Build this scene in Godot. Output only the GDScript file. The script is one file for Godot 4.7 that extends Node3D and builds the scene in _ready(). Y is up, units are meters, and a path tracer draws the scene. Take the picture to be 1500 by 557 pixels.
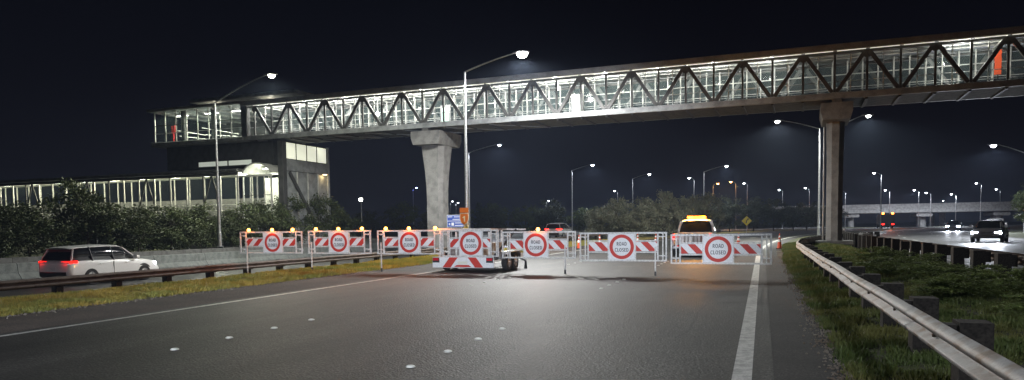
extends Node3D
# Night motorway closed by a row of barrier gates under a lit footbridge.
# Metres. The road runs along -z; u is the distance across it, s the distance along it.

var rng := RandomNumberGenerator.new()
var mats := {}
var shared := {}
var taken := {}

# ------------------------------------------------------------------ mesh builder
class MB:
	var v := PackedVector3Array()
	var n := PackedVector3Array()
	var c := PackedColorArray()
	var uv := PackedVector2Array()
	var i := PackedInt32Array()
	var col := Color(1, 1, 1)
	var xf := Transform3D()

	func vert(p: Vector3, nn: Vector3) -> int:
		v.append(xf * p)
		n.append((xf.basis * nn).normalized())
		c.append(col)
		return v.size() - 1

	func quad(a: Vector3, b: Vector3, cc: Vector3, d: Vector3) -> void:
		var nn := (cc - a).cross(b - a)
		if nn.length() < 1e-12:
			nn = (d - a).cross(cc - a)
		nn = nn.normalized()
		var k := vert(a, nn)
		vert(b, nn); vert(cc, nn); vert(d, nn)
		i.append_array([k, k + 1, k + 2, k, k + 2, k + 3])

	func tri(a: Vector3, b: Vector3, cc: Vector3) -> void:
		var nn := (cc - a).cross(b - a).normalized()
		var k := vert(a, nn)
		vert(b, nn); vert(cc, nn)
		i.append_array([k, k + 1, k + 2])

	# eight corners: index bit0 = x, bit1 = y, bit2 = z
	func hexa(p: Array) -> void:
		quad(p[4], p[6], p[7], p[5])
		quad(p[1], p[3], p[2], p[0])
		quad(p[5], p[7], p[3], p[1])
		quad(p[0], p[2], p[6], p[4])
		quad(p[6], p[2], p[3], p[7])
		quad(p[0], p[4], p[5], p[1])

	func box(at: Vector3, size: Vector3, b := Basis()) -> void:
		var p := []
		for k in 8:
			p.append(at + b * (Vector3((k & 1) - 0.5, ((k >> 1) & 1) - 0.5, ((k >> 2) & 1) - 0.5) * size))
		hexa(p)

	func span(lo: Vector3, hi: Vector3) -> void:
		box((lo + hi) * 0.5, hi - lo)

	# box with its long edges cut off, along the longest direction x
	func beam(p0: Vector3, p1: Vector3, w: float, h: float, up := Vector3.UP, e := 0.0) -> void:
		var x := (p1 - p0).normalized()
		if absf(x.dot(up)) > 0.99:
			up = Vector3.FORWARD
		var z := x.cross(up).normalized()
		var y := z.cross(x).normalized()
		if e <= 0.0:
			box((p0 + p1) * 0.5, Vector3((p1 - p0).length(), h, w), Basis(x, y, z))
			return
		var ring := []
		for q in [[-1, -1, 0], [-1, -1, 1], [-1, 1, 1], [-1, 1, 0], [1, 1, 0], [1, 1, 1], [1, -1, 1], [1, -1, 0]]:
			var zz: float = q[0] * (w * 0.5 - (e if q[2] == 0 else 0.0))
			var yy: float = q[1] * (h * 0.5 - (e if q[2] == 1 else 0.0))
			ring.append(y * yy + z * zz)
		for k in 8:
			var a: Vector3 = ring[k]
			var b: Vector3 = ring[(k + 1) % 8]
			quad(p0 + a, p1 + a, p1 + b, p0 + b)
		fan(p0, ring, false)
		fan(p1, ring, true)

	func fan(at: Vector3, ring: Array, flip: bool) -> void:
		for k in range(1, ring.size() - 1):
			var a: Vector3 = at + ring[0]
			var b: Vector3 = at + ring[k]
			var d: Vector3 = at + ring[k + 1]
			if flip:
				tri(a, d, b)
			else:
				tri(a, b, d)

	func tube(p0: Vector3, p1: Vector3, r0: float, r1: float, seg := 10, caps := true) -> void:
		var x := (p1 - p0).normalized()
		var y := x.cross(Vector3.UP if absf(x.y) < 0.9 else Vector3.RIGHT).normalized()
		var z := x.cross(y).normalized()
		var k := v.size()
		for s in seg + 1:
			var a := TAU * s / seg
			var d := y * cos(a) + z * sin(a)
			vert(p0 + d * r0, d)
			vert(p1 + d * r1, d)
		for s in seg:
			var q := k + s * 2
			i.append_array([q, q + 1, q + 2, q + 2, q + 1, q + 3])
		if caps:
			for e in 2:
				var at := p0 if e == 0 else p1
				var r := r0 if e == 0 else r1
				if r < 0.001:
					continue
				var kk := v.size()
				var nn := -x if e == 0 else x
				vert(at, nn)
				for s in seg + 1:
					var a := TAU * s / seg
					vert(at + (y * cos(a) + z * sin(a)) * r, nn)
				for s in seg:
					if e == 0:
						i.append_array([kk, kk + 1 + s, kk + 2 + s])
					else:
						i.append_array([kk, kk + 2 + s, kk + 1 + s])

	# profile points (radius, height) turned about y
	func lathe(prof: Array, seg := 16, at := Vector3.ZERO, b := Basis()) -> void:
		for k in prof.size() - 1:
			var a: Vector2 = prof[k]
			var d: Vector2 = prof[k + 1]
			var t := (d - a).normalized()
			var nn := Vector2(t.y, -t.x)
			var q := v.size()
			for s in seg + 1:
				var w := TAU * s / seg
				var o := Vector3(cos(w), 0, sin(w))
				var no := b * (o * nn.x + Vector3.UP * nn.y)
				vert(at + b * (o * a.x + Vector3.UP * a.y), no)
				vert(at + b * (o * d.x + Vector3.UP * d.y), no)
			for s in seg:
				var r := q + s * 2
				i.append_array([r, r + 2, r + 1, r + 2, r + 3, r + 1])

	# polygon in xy between two z
	func prism(poly: PackedVector2Array, z0: float, z1: float) -> void:
		if Geometry2D.is_polygon_clockwise(poly):
			poly = poly.duplicate()
			poly.reverse()
		var ix := Geometry2D.triangulate_polygon(poly)
		for k in range(0, ix.size(), 3):
			var a := poly[ix[k]]
			var b := poly[ix[k + 1]]
			var d := poly[ix[k + 2]]
			if (b - a).cross(d - a) < 0:
				var sw := b
				b = d
				d = sw
			tri(Vector3(a.x, a.y, z1), Vector3(d.x, d.y, z1), Vector3(b.x, b.y, z1))
			tri(Vector3(a.x, a.y, z0), Vector3(b.x, b.y, z0), Vector3(d.x, d.y, z0))
		for k in poly.size():
			var a := poly[k]
			var b := poly[(k + 1) % poly.size()]
			quad(Vector3(a.x, a.y, z1), Vector3(b.x, b.y, z1), Vector3(b.x, b.y, z0), Vector3(a.x, a.y, z0))

	# smooth sheet over rings of equal length
	func loft(rings: Array, closed := false, flip := false) -> void:
		var m: int = rings[0].size()
		var k := v.size()
		var acc := []
		for r in rings:
			for p in r:
				acc.append(Vector3.ZERO)
		var faces := []
		for r in rings.size() - 1:
			for s in (m if closed else m - 1):
				var a := r * m + s
				var b := r * m + (s + 1) % m
				var d := (r + 1) * m + s
				var e := (r + 1) * m + (s + 1) % m
				faces.append([a, d, b])
				faces.append([b, d, e])
		for f in faces:
			var pa: Vector3 = rings[f[0] / m][f[0] % m]
			var pb: Vector3 = rings[f[1] / m][f[1] % m]
			var pc: Vector3 = rings[f[2] / m][f[2] % m]
			var nn := (pc - pa).cross(pb - pa)
			if flip:
				nn = -nn
			for q in f:
				acc[q] += nn
		for r in rings.size():
			for s in m:
				vert(rings[r][s], acc[r * m + s].normalized() if acc[r * m + s].length() > 1e-12 else Vector3.UP)
		for f in faces:
			if flip:
				i.append_array([k + f[0], k + f[2], k + f[1]])
			else:
				i.append_array([k + f[0], k + f[1], k + f[2]])

	func mesh() -> ArrayMesh:
		var a := []
		a.resize(Mesh.ARRAY_MAX)
		a[Mesh.ARRAY_VERTEX] = v
		a[Mesh.ARRAY_NORMAL] = n
		a[Mesh.ARRAY_COLOR] = c
		if uv.size() == v.size():
			a[Mesh.ARRAY_TEX_UV] = uv
			a[Mesh.ARRAY_TEX_UV2] = uv
		a[Mesh.ARRAY_INDEX] = i
		var m := ArrayMesh.new()
		m.add_surface_from_arrays(Mesh.PRIMITIVE_TRIANGLES, a)
		return m

# ------------------------------------------------------------------ naming and placing
func lin(r: float, g: float, b: float) -> Color:
	return Color(r, g, b).linear_to_srgb()

func numbered(called: String) -> String:
	if not taken.has(called):
		taken[called] = 0
		return called
	taken[called] += 1
	return "%s_%03d" % [called, taken[called]]

func tag(o: Node, label: String, category: String, group := "") -> void:
	o.set_meta("label", label)
	o.set_meta("category", category)
	if group:
		o.set_meta("group", group)

func thing(called: String, label: String, category: String, at := Vector3.ZERO, turn := 0.0, group := "") -> Node3D:
	var o := Node3D.new()
	o.name = numbered(called)
	add_child(o)
	o.position = at
	o.rotation.y = turn
	tag(o, label, category, group)
	return o

func part(parent: Node, called: String, m: Variant, material: Material, at := Vector3.ZERO, turn := 0.0) -> MeshInstance3D:
	var o := MeshInstance3D.new()
	o.name = called
	o.mesh = m.mesh() if m is MB else m
	o.material_override = material
	o.position = at
	o.rotation.y = turn
	parent.add_child(o, true)
	return o

func structure(called: String, m: MB, material: Material) -> MeshInstance3D:
	var o := part(self, numbered(called), m, material)
	o.set_meta("kind", "structure")
	return o

func bx(lo: Vector3, hi: Vector3) -> MB:
	var m := MB.new()
	m.span(lo, hi)
	return m

func bar(p0: Vector3, p1: Vector3, w: float, h: float, e := 0.0) -> MB:
	var m := MB.new()
	m.beam(p0, p1, w, h, Vector3.UP, e)
	return m

func rod(p0: Vector3, p1: Vector3, r0: float, r1: float, seg := 10) -> MB:
	var m := MB.new()
	m.tube(p0, p1, r0, r1, seg)
	return m

# ------------------------------------------------------------------ materials
func noise_tex(freq: float, ramp: Array, seed_: int, kind := FastNoiseLite.TYPE_SIMPLEX_SMOOTH, octaves := 4, size := 512) -> NoiseTexture2D:
	var f := FastNoiseLite.new()
	f.noise_type = kind
	f.frequency = freq
	f.fractal_octaves = octaves
	f.seed = seed_
	var t := NoiseTexture2D.new()
	t.width = size
	t.height = size
	t.seamless = true
	t.noise = f
	if ramp:
		var g := Gradient.new()
		g.offsets = PackedFloat32Array(ramp.map(func(q): return q[0]))
		g.colors = PackedColorArray(ramp.map(func(q): return q[1]))
		t.color_ramp = g
	return t

func grey(x: float) -> Color:
	return Color(x, x, x)

func plain(key: String, color: Color, rough := 0.7, metal := 0.0) -> StandardMaterial3D:
	if mats.has(key):
		return mats[key]
	var m := StandardMaterial3D.new()
	m.resource_name = key
	m.albedo_color = color
	m.roughness = rough
	m.metallic = metal
	mats[key] = m
	return m

# a plain colour broken up by two layers of noise that stay with the thing
func worn(key: String, color: Color, rough: float, metal: float, fine: Texture2D, fine_per_m: float, coarse: Texture2D, coarse_per_m: float, relief := 0.0, bump: Texture2D = null) -> StandardMaterial3D:
	if mats.has(key):
		return mats[key]
	var m := plain(key, color, rough, metal)
	m.albedo_texture = fine
	m.uv1_triplanar = true
	m.uv1_world_triplanar = true
	m.uv1_scale = Vector3.ONE * fine_per_m
	if coarse:
		m.detail_enabled = true
		m.detail_albedo = coarse
		m.detail_blend_mode = BaseMaterial3D.BLEND_MODE_MUL
		m.detail_uv_layer = BaseMaterial3D.DETAIL_UV_2
		m.uv2_triplanar = true
		m.uv2_world_triplanar = true
		m.uv2_scale = Vector3.ONE * coarse_per_m
	if relief > 0.0:
		m.heightmap_enabled = true
		m.heightmap_texture = bump if bump else fine
		m.heightmap_scale = relief
	return m

func glow(key: String, color: Color, energy: float) -> StandardMaterial3D:
	if mats.has(key):
		return mats[key]
	var m := plain(key, color, 0.4)
	m.emission_enabled = true
	m.emission = color
	m.emission_energy_multiplier = energy
	return m

func glass(key: String, color: Color, alpha: float) -> StandardMaterial3D:
	if mats.has(key):
		return mats[key]
	color.a = alpha
	var m := plain(key, color, 0.04)
	m.transparency = BaseMaterial3D.TRANSPARENCY_ALPHA
	return m

func make_materials() -> void:
	var speck := noise_tex(0.35, [[0.0, grey(0.15)], [0.38, grey(0.5)], [0.6, grey(0.78)], [0.72, grey(1.0)], [1.0, grey(1.0)]], 3, FastNoiseLite.TYPE_VALUE, 3, 1024)
	var patch := noise_tex(0.012, [[0.0, grey(0.66)], [0.4, grey(0.86)], [0.7, grey(1.0)], [1.0, grey(1.0)]], 9, FastNoiseLite.TYPE_SIMPLEX_SMOOTH, 5, 512)
	var stain := noise_tex(0.02, [[0.0, grey(0.74)], [0.35, grey(0.86)], [0.6, grey(0.97)], [1.0, grey(1.0)]], 21, FastNoiseLite.TYPE_SIMPLEX_SMOOTH, 6, 512)
	var fine := noise_tex(0.12, [[0.0, grey(0.75)], [0.5, grey(0.92)], [1.0, grey(1.0)]], 5, FastNoiseLite.TYPE_VALUE, 4, 512)
	var rust := noise_tex(0.02, [[0.0, Color(0.58, 0.44, 0.33)], [0.22, Color(0.72, 0.63, 0.54)], [0.34, Color(0.92, 0.91, 0.90)], [1.0, grey(1.0)]], 33, FastNoiseLite.TYPE_SIMPLEX_SMOOTH, 5, 512)
	var turf := noise_tex(0.05, [[0.0, Color(0.45, 0.42, 0.30)], [0.4, Color(0.72, 0.74, 0.5)], [0.7, Color(1, 1, 0.9)], [1.0, grey(1.0)]], 14, FastNoiseLite.TYPE_SIMPLEX_SMOOTH, 5, 512)
	var bark := noise_tex(0.08, [[0.0, grey(0.4)], [0.5, grey(0.8)], [1.0, grey(1.0)]], 44, FastNoiseLite.TYPE_SIMPLEX_SMOOTH, 4, 256)
	var a := worn("asphalt", lin(0.094, 0.091, 0.084), 0.62, 0.0, speck, 0.16, patch, 0.045, 0.9)
	a.metallic_specular = 0.42
	a.detail_albedo = lane_print()
	a.uv2_triplanar = false
	a.uv2_scale = Vector3.ONE
	worn("asphalt far", lin(0.09, 0.088, 0.082), 0.55, 0.0, speck, 0.3, patch, 0.03)
	worn("chip seal", lin(0.115, 0.080, 0.062), 0.85, 0.0, speck, 0.22, stain, 0.09, 0.7)
	worn("chip seal dark", lin(0.062, 0.058, 0.052), 0.8, 0.0, speck, 0.22, stain, 0.07, 0.6)
	worn("road paint", lin(0.62, 0.62, 0.58), 0.55, 0.0, fine, 1.1, stain, 0.5, 0.15)
	worn("dry turf", lin(0.36, 0.27, 0.075), 0.95, 0.0, turf, 0.4, stain, 0.12)
	worn("soil grass", lin(0.060, 0.066, 0.026), 0.95, 0.0, turf, 0.25, stain, 0.06)
	worn("concrete", lin(0.33, 0.32, 0.30), 0.85, 0.0, fine, 0.8, stain, 0.16, 0.12)
	worn("pale concrete", lin(0.26, 0.255, 0.245), 0.85, 0.0, fine, 0.8, stain, 0.12, 0.12)
	worn("wall concrete", lin(0.19, 0.205, 0.20), 0.85, 0.0, fine, 0.7, stain, 0.22, 0.15)
	worn("dark concrete", lin(0.15, 0.15, 0.145), 0.85, 0.0, fine, 0.8, stain, 0.2, 0.12)
	worn("galvanised", lin(0.50, 0.51, 0.52), 0.38, 0.75, fine, 1.5, stain, 0.6)
	worn("rail steel", lin(0.52, 0.53, 0.53), 0.55, 0.25, fine, 1.5, rust, 0.16)
	worn("rail brown", lin(0.15, 0.12, 0.10), 0.7, 0.2, fine, 1.2, rust, 0.2)
	worn("timber", lin(0.055, 0.048, 0.040), 0.9, 0.0, bark, 1.2, stain, 0.5, 0.4)
	worn("bridge paint", lin(0.40, 0.42, 0.43), 0.5, 0.1, fine, 0.8, stain, 0.1)
	worn("bridge pale", lin(0.68, 0.68, 0.65), 0.5, 0.0, fine, 0.9, stain, 0.12)
	worn("truss paint", lin(0.13, 0.13, 0.128), 0.5, 0.1, fine, 0.9, stain, 0.12)
	worn("bridge dark", lin(0.07, 0.07, 0.07), 0.6, 0.1, fine, 0.9, stain, 0.12)
	worn("cladding", lin(0.16, 0.16, 0.16), 0.6, 0.2, fine, 0.8, stain, 0.1)
	worn("gate white", lin(0.78, 0.78, 0.76), 0.5, 0.0, fine, 2.0, stain, 1.1)
	worn("sign white", lin(0.80, 0.81, 0.82), 0.6, 0.0, fine, 2.0, null, 0.8)
	worn("sign red", lin(0.56, 0.035, 0.022), 0.65, 0.0, fine, 2.0, null, 0.9)
	plain("letter black", lin(0.03, 0.03, 0.035), 0.5)
	plain("rubber", lin(0.018, 0.018, 0.018), 0.85)
	plain("black trim", lin(0.02, 0.02, 0.022), 0.45)
	plain("rim metal", lin(0.45, 0.45, 0.46), 0.35, 0.8)
	plain("chrome", lin(0.6, 0.6, 0.6), 0.15, 1.0)
	var tint := plain("car glass", lin(0.010, 0.011, 0.013), 0.06)
	tint.metallic_specular = 0.6
	for p in [["white paint", lin(0.72, 0.73, 0.72)], ["silver paint", lin(0.42, 0.42, 0.42)], ["beige paint", lin(0.60, 0.58, 0.54)], ["dark paint", lin(0.06, 0.05, 0.055)], ["grey paint", lin(0.2, 0.2, 0.21)]]:
		var m := plain(p[0], p[1], 0.38)
		m.clearcoat_enabled = true
		m.clearcoat = 0.8
		m.clearcoat_roughness = 0.08
	worn("cone orange", lin(0.75, 0.09, 0.02), 0.55, 0.0, fine, 2.0, stain, 1.5)
	plain("sign blue", lin(0.025, 0.06, 0.28), 0.4)
	plain("sign orange", lin(0.80, 0.20, 0.02), 0.4)
	plain("sign yellow", lin(0.85, 0.65, 0.02), 0.4)
	plain("banner orange", lin(0.75, 0.10, 0.03), 0.6)
	plain("red board", lin(0.55, 0.02, 0.02), 0.6)
	worn("bark", lin(0.075, 0.060, 0.045), 0.95, 0.0, bark, 1.5, null, 0.0, 0.5)
	for k in ["leaf", "blade"]:
		var m := plain(k, Color.WHITE, 0.6)
		m.vertex_color_use_as_albedo = true
		m.backlight_enabled = true
		m.backlight = lin(0.25, 0.28, 0.12)
	var pane := glass("pane", Color(0.85, 0.95, 0.95), 0.03)
	pane.metallic_specular = 0.15
	glass("dim pane", Color(0.25, 0.28, 0.28), 0.35)

# ------------------------------------------------------------------ the lie of the land
func bend(s: float) -> float:
	if s < 35.0:
		return 0.0
	if s < 190.0:
		return (s - 35.0) * (s - 35.0) / 700.0
	return 34.32 + (s - 190.0) * 0.443

func left_level(s: float) -> float:
	return lerpf(-0.7, 0.15, smoothstep(44.0, 76.0, s))

var prof := [[-90.0, 0.6], [-50.0, 0.0], [-34.6, -0.1], [-33.45, -0.2], [-33.3, -99.0], [-21.4, -99.0], [-20.2, -0.70], [-19.3, -0.62], [-18.9, -0.5], [-18.3, -0.28], [-17.2, -0.13], [-15.4, 0.01], [-13.5, 0.0], [-13.2, -0.03], [0.7, -0.03], [1.0, 0.0], [1.6, 0.06], [3.2, 0.24], [4.2, 0.12], [5.0, -0.12], [5.6, -0.05], [6.0, 0.05], [17.6, 0.05], [18.6, 0.25], [30.0, 0.6], [90.0, 1.6]]
var lumps := FastNoiseLite.new()

func ground_at(x: float, s: float) -> float:
	var u := x - bend(s)
	var y := 0.0
	var ll := left_level(s) - 0.03
	var wob := 0.0
	if u <= prof[0][0]:
		y = prof[0][1]
	elif u >= prof[-1][0]:
		y = prof[-1][1]
	else:
		for k in prof.size() - 1:
			if u <= prof[k + 1][0]:
				var t: float = (u - prof[k][0]) / (prof[k + 1][0] - prof[k][0])
				var a: float = ll if prof[k][1] < -90.0 else prof[k][1]
				var b: float = ll if prof[k + 1][1] < -90.0 else prof[k + 1][1]
				if prof[k][0] >= -20.3 and prof[k][0] < -15.0:
					a = lerpf(a, 0.0, smoothstep(44.0, 84.0, s))
				if prof[k + 1][0] >= -20.3 and prof[k + 1][0] < -15.0:
					b = lerpf(b, 0.0, smoothstep(44.0, 84.0, s))
				y = lerpf(a, b, t)
				break
	if (u > 1.2 and u < 5.0) or u < -34.5 or u > 19.0 or (u > -18.4 and u < -14.2):
		wob = lumps.get_noise_2d(x * 6.0, s * 6.0) * 0.07
	return y + wob

func strip(u0: float, u1: float, s0: float, s1: float, step: float, lift: Callable, cols := 1) -> MB:
	var m := MB.new()
	var rings := []
	var count := int(ceil((s1 - s0) / step))
	for k in count + 1:
		var s := lerpf(s0, s1, float(k) / count)
		var row := []
		for q in cols + 1:
			row.append(Vector3(lerpf(u0, u1, float(q) / cols) + bend(s), lift.call(s), -s))
		rings.append(row)
	m.loft(rings)
	# metres along and across, for prints that follow the lanes
	for k in count + 1:
		for q in cols + 1:
			m.uv.append(Vector2(lerpf(u0, u1, float(q) / cols) / 11.1, lerpf(s0, s1, float(k) / count) / 24.0))
	return m

# the traffic's marks on the surface: oil down the lane centres, polished wheel paths, sealed cracks, patches
func lane_print() -> ImageTexture:
	var n := FastNoiseLite.new()
	n.seed = 77
	n.frequency = 0.01
	n.fractal_octaves = 4
	var w := 512
	var h := 1024
	var im := Image.create(w, h, false, Image.FORMAT_RGB8)
	var lane := 3.5
	for y in h:
		var an := TAU * y / h
		for x in w:
			var u := -11.1 + x / float(w) * 11.1
			var p := fposmod(u + 0.18, lane) / lane
			var d := n.get_noise_3d(x * 1.3, cos(an) * 90.0, sin(an) * 90.0)
			var e := n.get_noise_3d(x * 6.0 + 500.0, cos(an) * 260.0, sin(an) * 260.0)
			var oil := exp(-pow((p - 0.5) / 0.09, 2.0)) * clampf(0.5 + d * 1.5, 0.0, 1.0)
			var track := exp(-pow((p - 0.26) / 0.07, 2.0)) + exp(-pow((p - 0.74) / 0.07, 2.0))
			var t := 0.74 + d * 0.32 + e * 0.16 - oil * 0.26 + track * 0.10
			im.set_pixel(x, y, Color(t, t * 0.995, t * 0.985))
	var r := RandomNumberGenerator.new()
	r.seed = 12
	for k in 16:
		var x := r.randf() * w
		var y := r.randf() * h
		var go := r.randf() * TAU if k > 4 else PI * 0.5
		for q in r.randi_range(60, 260):
			for o in 2:
				im.set_pixel(posmod(int(x) + o, w), posmod(int(y), h), im.get_pixel(posmod(int(x) + o, w), posmod(int(y), h)) * 0.62)
			x += cos(go)
			y += sin(go)
			go += r.randf_range(-0.35, 0.35) if k > 4 else r.randf_range(-0.1, 0.1)
			if k <= 4:
				go = lerpf(go, PI * 0.5, 0.2)
	for k in 5:
		var at := Vector2i(r.randi_range(0, w - 80), r.randi_range(0, h - 160))
		var f := r.randf_range(0.8, 0.9)
		for yy in r.randi_range(60, 150):
			for xx in r.randi_range(50, 78):
				im.set_pixel(at.x + xx, at.y + yy, im.get_pixel(at.x + xx, at.y + yy) * f)
	return ImageTexture.create_from_image(im)

# ------------------------------------------------------------------ lamps
# base: foot of the pole; elbow: height of its bend; reach: from the bend to the lamp head
func street_lamp(label: String, base: Vector3, elbow: float, reach: Vector3, energy: float, tone := Color(0.93, 0.95, 1.0), poled := true, bowl := 1.0, shine := 14.0) -> Node3D:
	var o := thing("street_lamp", label, "street lamp", base, 0.0, "street lamps along the motorway")
	var m := MB.new()
	if poled:
		m.lathe([Vector2(0.0, 0.0), Vector2(0.22, 0.0), Vector2(0.22, 0.03), Vector2(0.14, 0.05), Vector2(0.13, 0.9), Vector2(0.105, 0.95), Vector2(0.06, elbow)], 12)
		part(o, "pole", m, mats["galvanised"])
		m = MB.new()
		var last := Vector3(0, elbow - 0.02, 0)
		for k in range(1, 7):
			var t := k / 6.0
			var here := Vector3(0, elbow, 0) + Vector3(reach.x * t, reach.y * (0.7 * t + 0.3 * sin(t * PI * 0.5)), reach.z * t)
			m.tube(last, here, 0.055 - 0.003 * k, 0.052 - 0.003 * k, 8)
			last = here
		part(o, "arm", m, mats["galvanised"])
	var tip := Vector3(0, elbow, 0) + reach
	var along := Vector3(reach.x, 0, reach.z).normalized() if Vector2(reach.x, reach.z).length() > 0.1 else Vector3.RIGHT
	var b := Basis(along, Vector3.UP, along.cross(Vector3.UP))
	m = MB.new()
	m.xf = Transform3D(b, tip)
	var rings := []
	for q in [[-0.12, 0.05, 0.05], [0.0, 0.09, 0.08], [0.25, 0.17, 0.12], [0.6, 0.19, 0.11], [0.82, 0.13, 0.06], [0.88, 0.03, 0.03]]:
		var ring := []
		for k in 10:
			var w := TAU * k / 10.0
			ring.append(Vector3(q[0], maxf(sin(w), -0.35) * q[2], cos(w) * q[1]))
		rings.append(ring)
	m.loft(rings, true, true)
	var head := part(o, "lamp_head", m, mats["grey paint"])
	m = MB.new()
	var pr := []
	for k in 6:
		var w := k / 5.0 * PI * 0.5
		pr.append(Vector2(0.19 * bowl * sin(w) + 0.001, -0.17 * bowl * cos(w)))
	m.lathe(pr, 14)
	part(head, "lamp_lens", m, glow("lamp glass %s %d" % [tone.to_html(false), int(shine)], tone, shine), tip + along * 0.45 + Vector3(0, -0.03, 0))
	if energy > 0.0:
		var l := SpotLight3D.new()
		l.name = "lamp_light"
		l.light_color = tone
		l.light_energy = energy
		l.light_size = 0.16
		l.spot_angle = 88.0
		l.spot_angle_attenuation = 0.5
		l.spot_range = 120.0
		l.spot_attenuation = 2.0
		l.shadow_enabled = true
		l.position = tip + along * 0.45 + Vector3(0, -0.24 * bowl, 0)
		l.rotation_degrees = Vector3(-90, 0, 0)
		o.add_child(l)
	return o

func omni(parent: Node, at: Vector3, color: Color, energy: float, size := 0.05) -> void:
	var l := OmniLight3D.new()
	l.name = "lamp_light"
	l.light_color = color
	l.light_energy = energy
	l.light_size = size
	l.omni_range = 60.0
	l.omni_attenuation = 2.0
	l.shadow_enabled = true
	l.position = at
	parent.add_child(l, true)

func spot(parent: Node, at: Vector3, aim: Vector3, color: Color, energy: float, angle: float, size := 0.05) -> void:
	var l := SpotLight3D.new()
	l.name = "lamp_light"
	l.light_color = color
	l.light_energy = energy
	l.light_size = size
	l.spot_angle = angle
	l.spot_angle_attenuation = 0.8 if angle > 15.0 else 0.3
	l.spot_range = 90.0
	l.spot_attenuation = 2.0
	l.shadow_enabled = true
	parent.add_child(l, true)
	l.transform = Transform3D(Basis.looking_at(aim.normalized(), Vector3.UP if absf(aim.normalized().y) < 0.95 else Vector3.RIGHT), at)

func area_down(parent: Node, at: Vector3, size: Vector2, color: Color, energy: float) -> void:
	var l := AreaLight3D.new()
	l.name = "lamp_light"
	l.light_color = color
	l.light_energy = energy
	l.area_size = size
	l.area_range = 40.0
	l.shadow_enabled = true
	l.position = at
	l.rotation_degrees = Vector3(-90, 0, 0)
	parent.add_child(l, true)

# ------------------------------------------------------------------ plants
func crown_mesh(key: String, size: Vector3, clumps: int, leaves: int, leaf: float, tone: Color, seed_: int) -> ArrayMesh:
	if shared.has(key):
		return shared[key]
	var r := RandomNumberGenerator.new()
	r.seed = seed_
	var m := MB.new()
	for k in clumps:
		var d := Vector3(r.randfn(), r.randfn(), r.randfn()).normalized()
		var far := pow(r.randf(), 0.45)
		var at := Vector3(d.x * size.x, d.y * size.y, d.z * size.z) * far
		at.y += size.y
		var rad := r.randf_range(0.13, 0.26) * (size.x + size.y) * 0.5
		var shade := r.randf_range(0.65, 1.35)
		for q in leaves:
			var e := Vector3(r.randfn(), r.randfn() * 0.75, r.randfn()) * rad * 0.55
			var p := at + e
			if p.y < 0.05:
				continue
			var x := Vector3(r.randfn(), r.randfn() * 0.6, r.randfn()).normalized()
			var y := x.cross(Vector3(r.randfn(), r.randfn(), r.randfn()).normalized()).normalized()
			var ln := leaf * r.randf_range(0.7, 1.35)
			var w := ln * 0.42
			var f := shade * r.randf_range(0.75, 1.25)
			m.col = Color(tone.r * f * r.randf_range(0.9, 1.15), tone.g * f, tone.b * f)
			var mid := p + x * ln * 0.5 + x.cross(y) * ln * 0.12
			m.tri(p, mid + y * w, p + x * ln)
			m.tri(p, p + x * ln, mid - y * w)
	shared[key] = m.mesh()
	return shared[key]

func trunk_mesh(key: String, high: float, thick: float, spread: float, seed_: int) -> ArrayMesh:
	if shared.has(key):
		return shared[key]
	var r := RandomNumberGenerator.new()
	r.seed = seed_
	var m := MB.new()
	var p := Vector3(0, -0.25, 0)
	var rad := thick
	for k in 4:
		var q := p + Vector3(r.randf_range(-0.1, 0.1), (high + 0.25) / 4.0, r.randf_range(-0.1, 0.1))
		m.tube(p, q, rad, rad * 0.82, 8)
		if k > 0:
			for b in 3:
				var w := r.randf() * TAU
				var e := q + Vector3(cos(w) * spread, high * r.randf_range(0.15, 0.4), sin(w) * spread) * r.randf_range(0.6, 1.0)
				m.tube(q, e, rad * 0.5, rad * 0.14, 6)
		p = q
		rad *= 0.82
	shared[key] = m.mesh()
	return shared[key]

# kind 0 dense olive, 1 grey-green loose, 2 dark; tall: full height above its foot
func tree(called: String, label: String, group: String, x: float, s: float, tall: float, wide: float, kind: int, variant: int) -> void:
	var o := thing(called, label, "tree" if called.ends_with("tree") else "shrub", Vector3(x, ground_at(x, s), -s), rng.randf() * TAU, group)
	var tones := [Color(0.050, 0.066, 0.022), Color(0.17, 0.175, 0.12), Color(0.038, 0.046, 0.024), Color(0.15, 0.20, 0.055)]
	var key := "%d_%d" % [kind, variant]
	var crown := crown_mesh("crown" + key, Vector3(1, 1, 1), 62, 120, 0.066, tones[kind], 100 + kind * 17 + variant * 5)
	var trunk := trunk_mesh("trunk%d" % variant, 1.5, 0.07, 0.5, 300 + variant)
	var low := 0.1 * tall if called != "loose_bush" else -0.1 * tall
	var c := part(o, "crown", crown, mats["leaf"], Vector3(0, low, 0))
	c.scale = Vector3(wide * 0.5, (tall - low) * 0.5, wide * 0.5)
	var t := part(o, "trunk", trunk, mats["bark"])
	t.scale = Vector3(tall / 3.0, tall / 2.6, tall / 3.0)

func tuft_mesh(seed_: int, blades: int, high: float, wide: float) -> ArrayMesh:
	var r := RandomNumberGenerator.new()
	r.seed = seed_
	var m := MB.new()
	for k in blades:
		var w := r.randf() * TAU
		var foot := Vector3(cos(w), 0, sin(w)) * r.randf() * wide
		var lean := Vector3(r.randfn(), 0, r.randfn()) * high * 0.35
		var h := high * r.randf_range(0.5, 1.2)
		var side := Vector3(cos(w * 3.0), 0, sin(w * 3.0)) * 0.008
		var f := r.randf_range(0.7, 1.3)
		m.col = Color(f, f, f)
		var mid := foot + lean * 0.4 + Vector3(0, h * 0.6, 0)
		m.quad(foot - side, foot + side, mid + side * 0.7, mid - side * 0.7)
		m.tri(mid - side * 0.7, mid + side * 0.7, foot + lean + Vector3(0, h, 0))
	return m.mesh()

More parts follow.
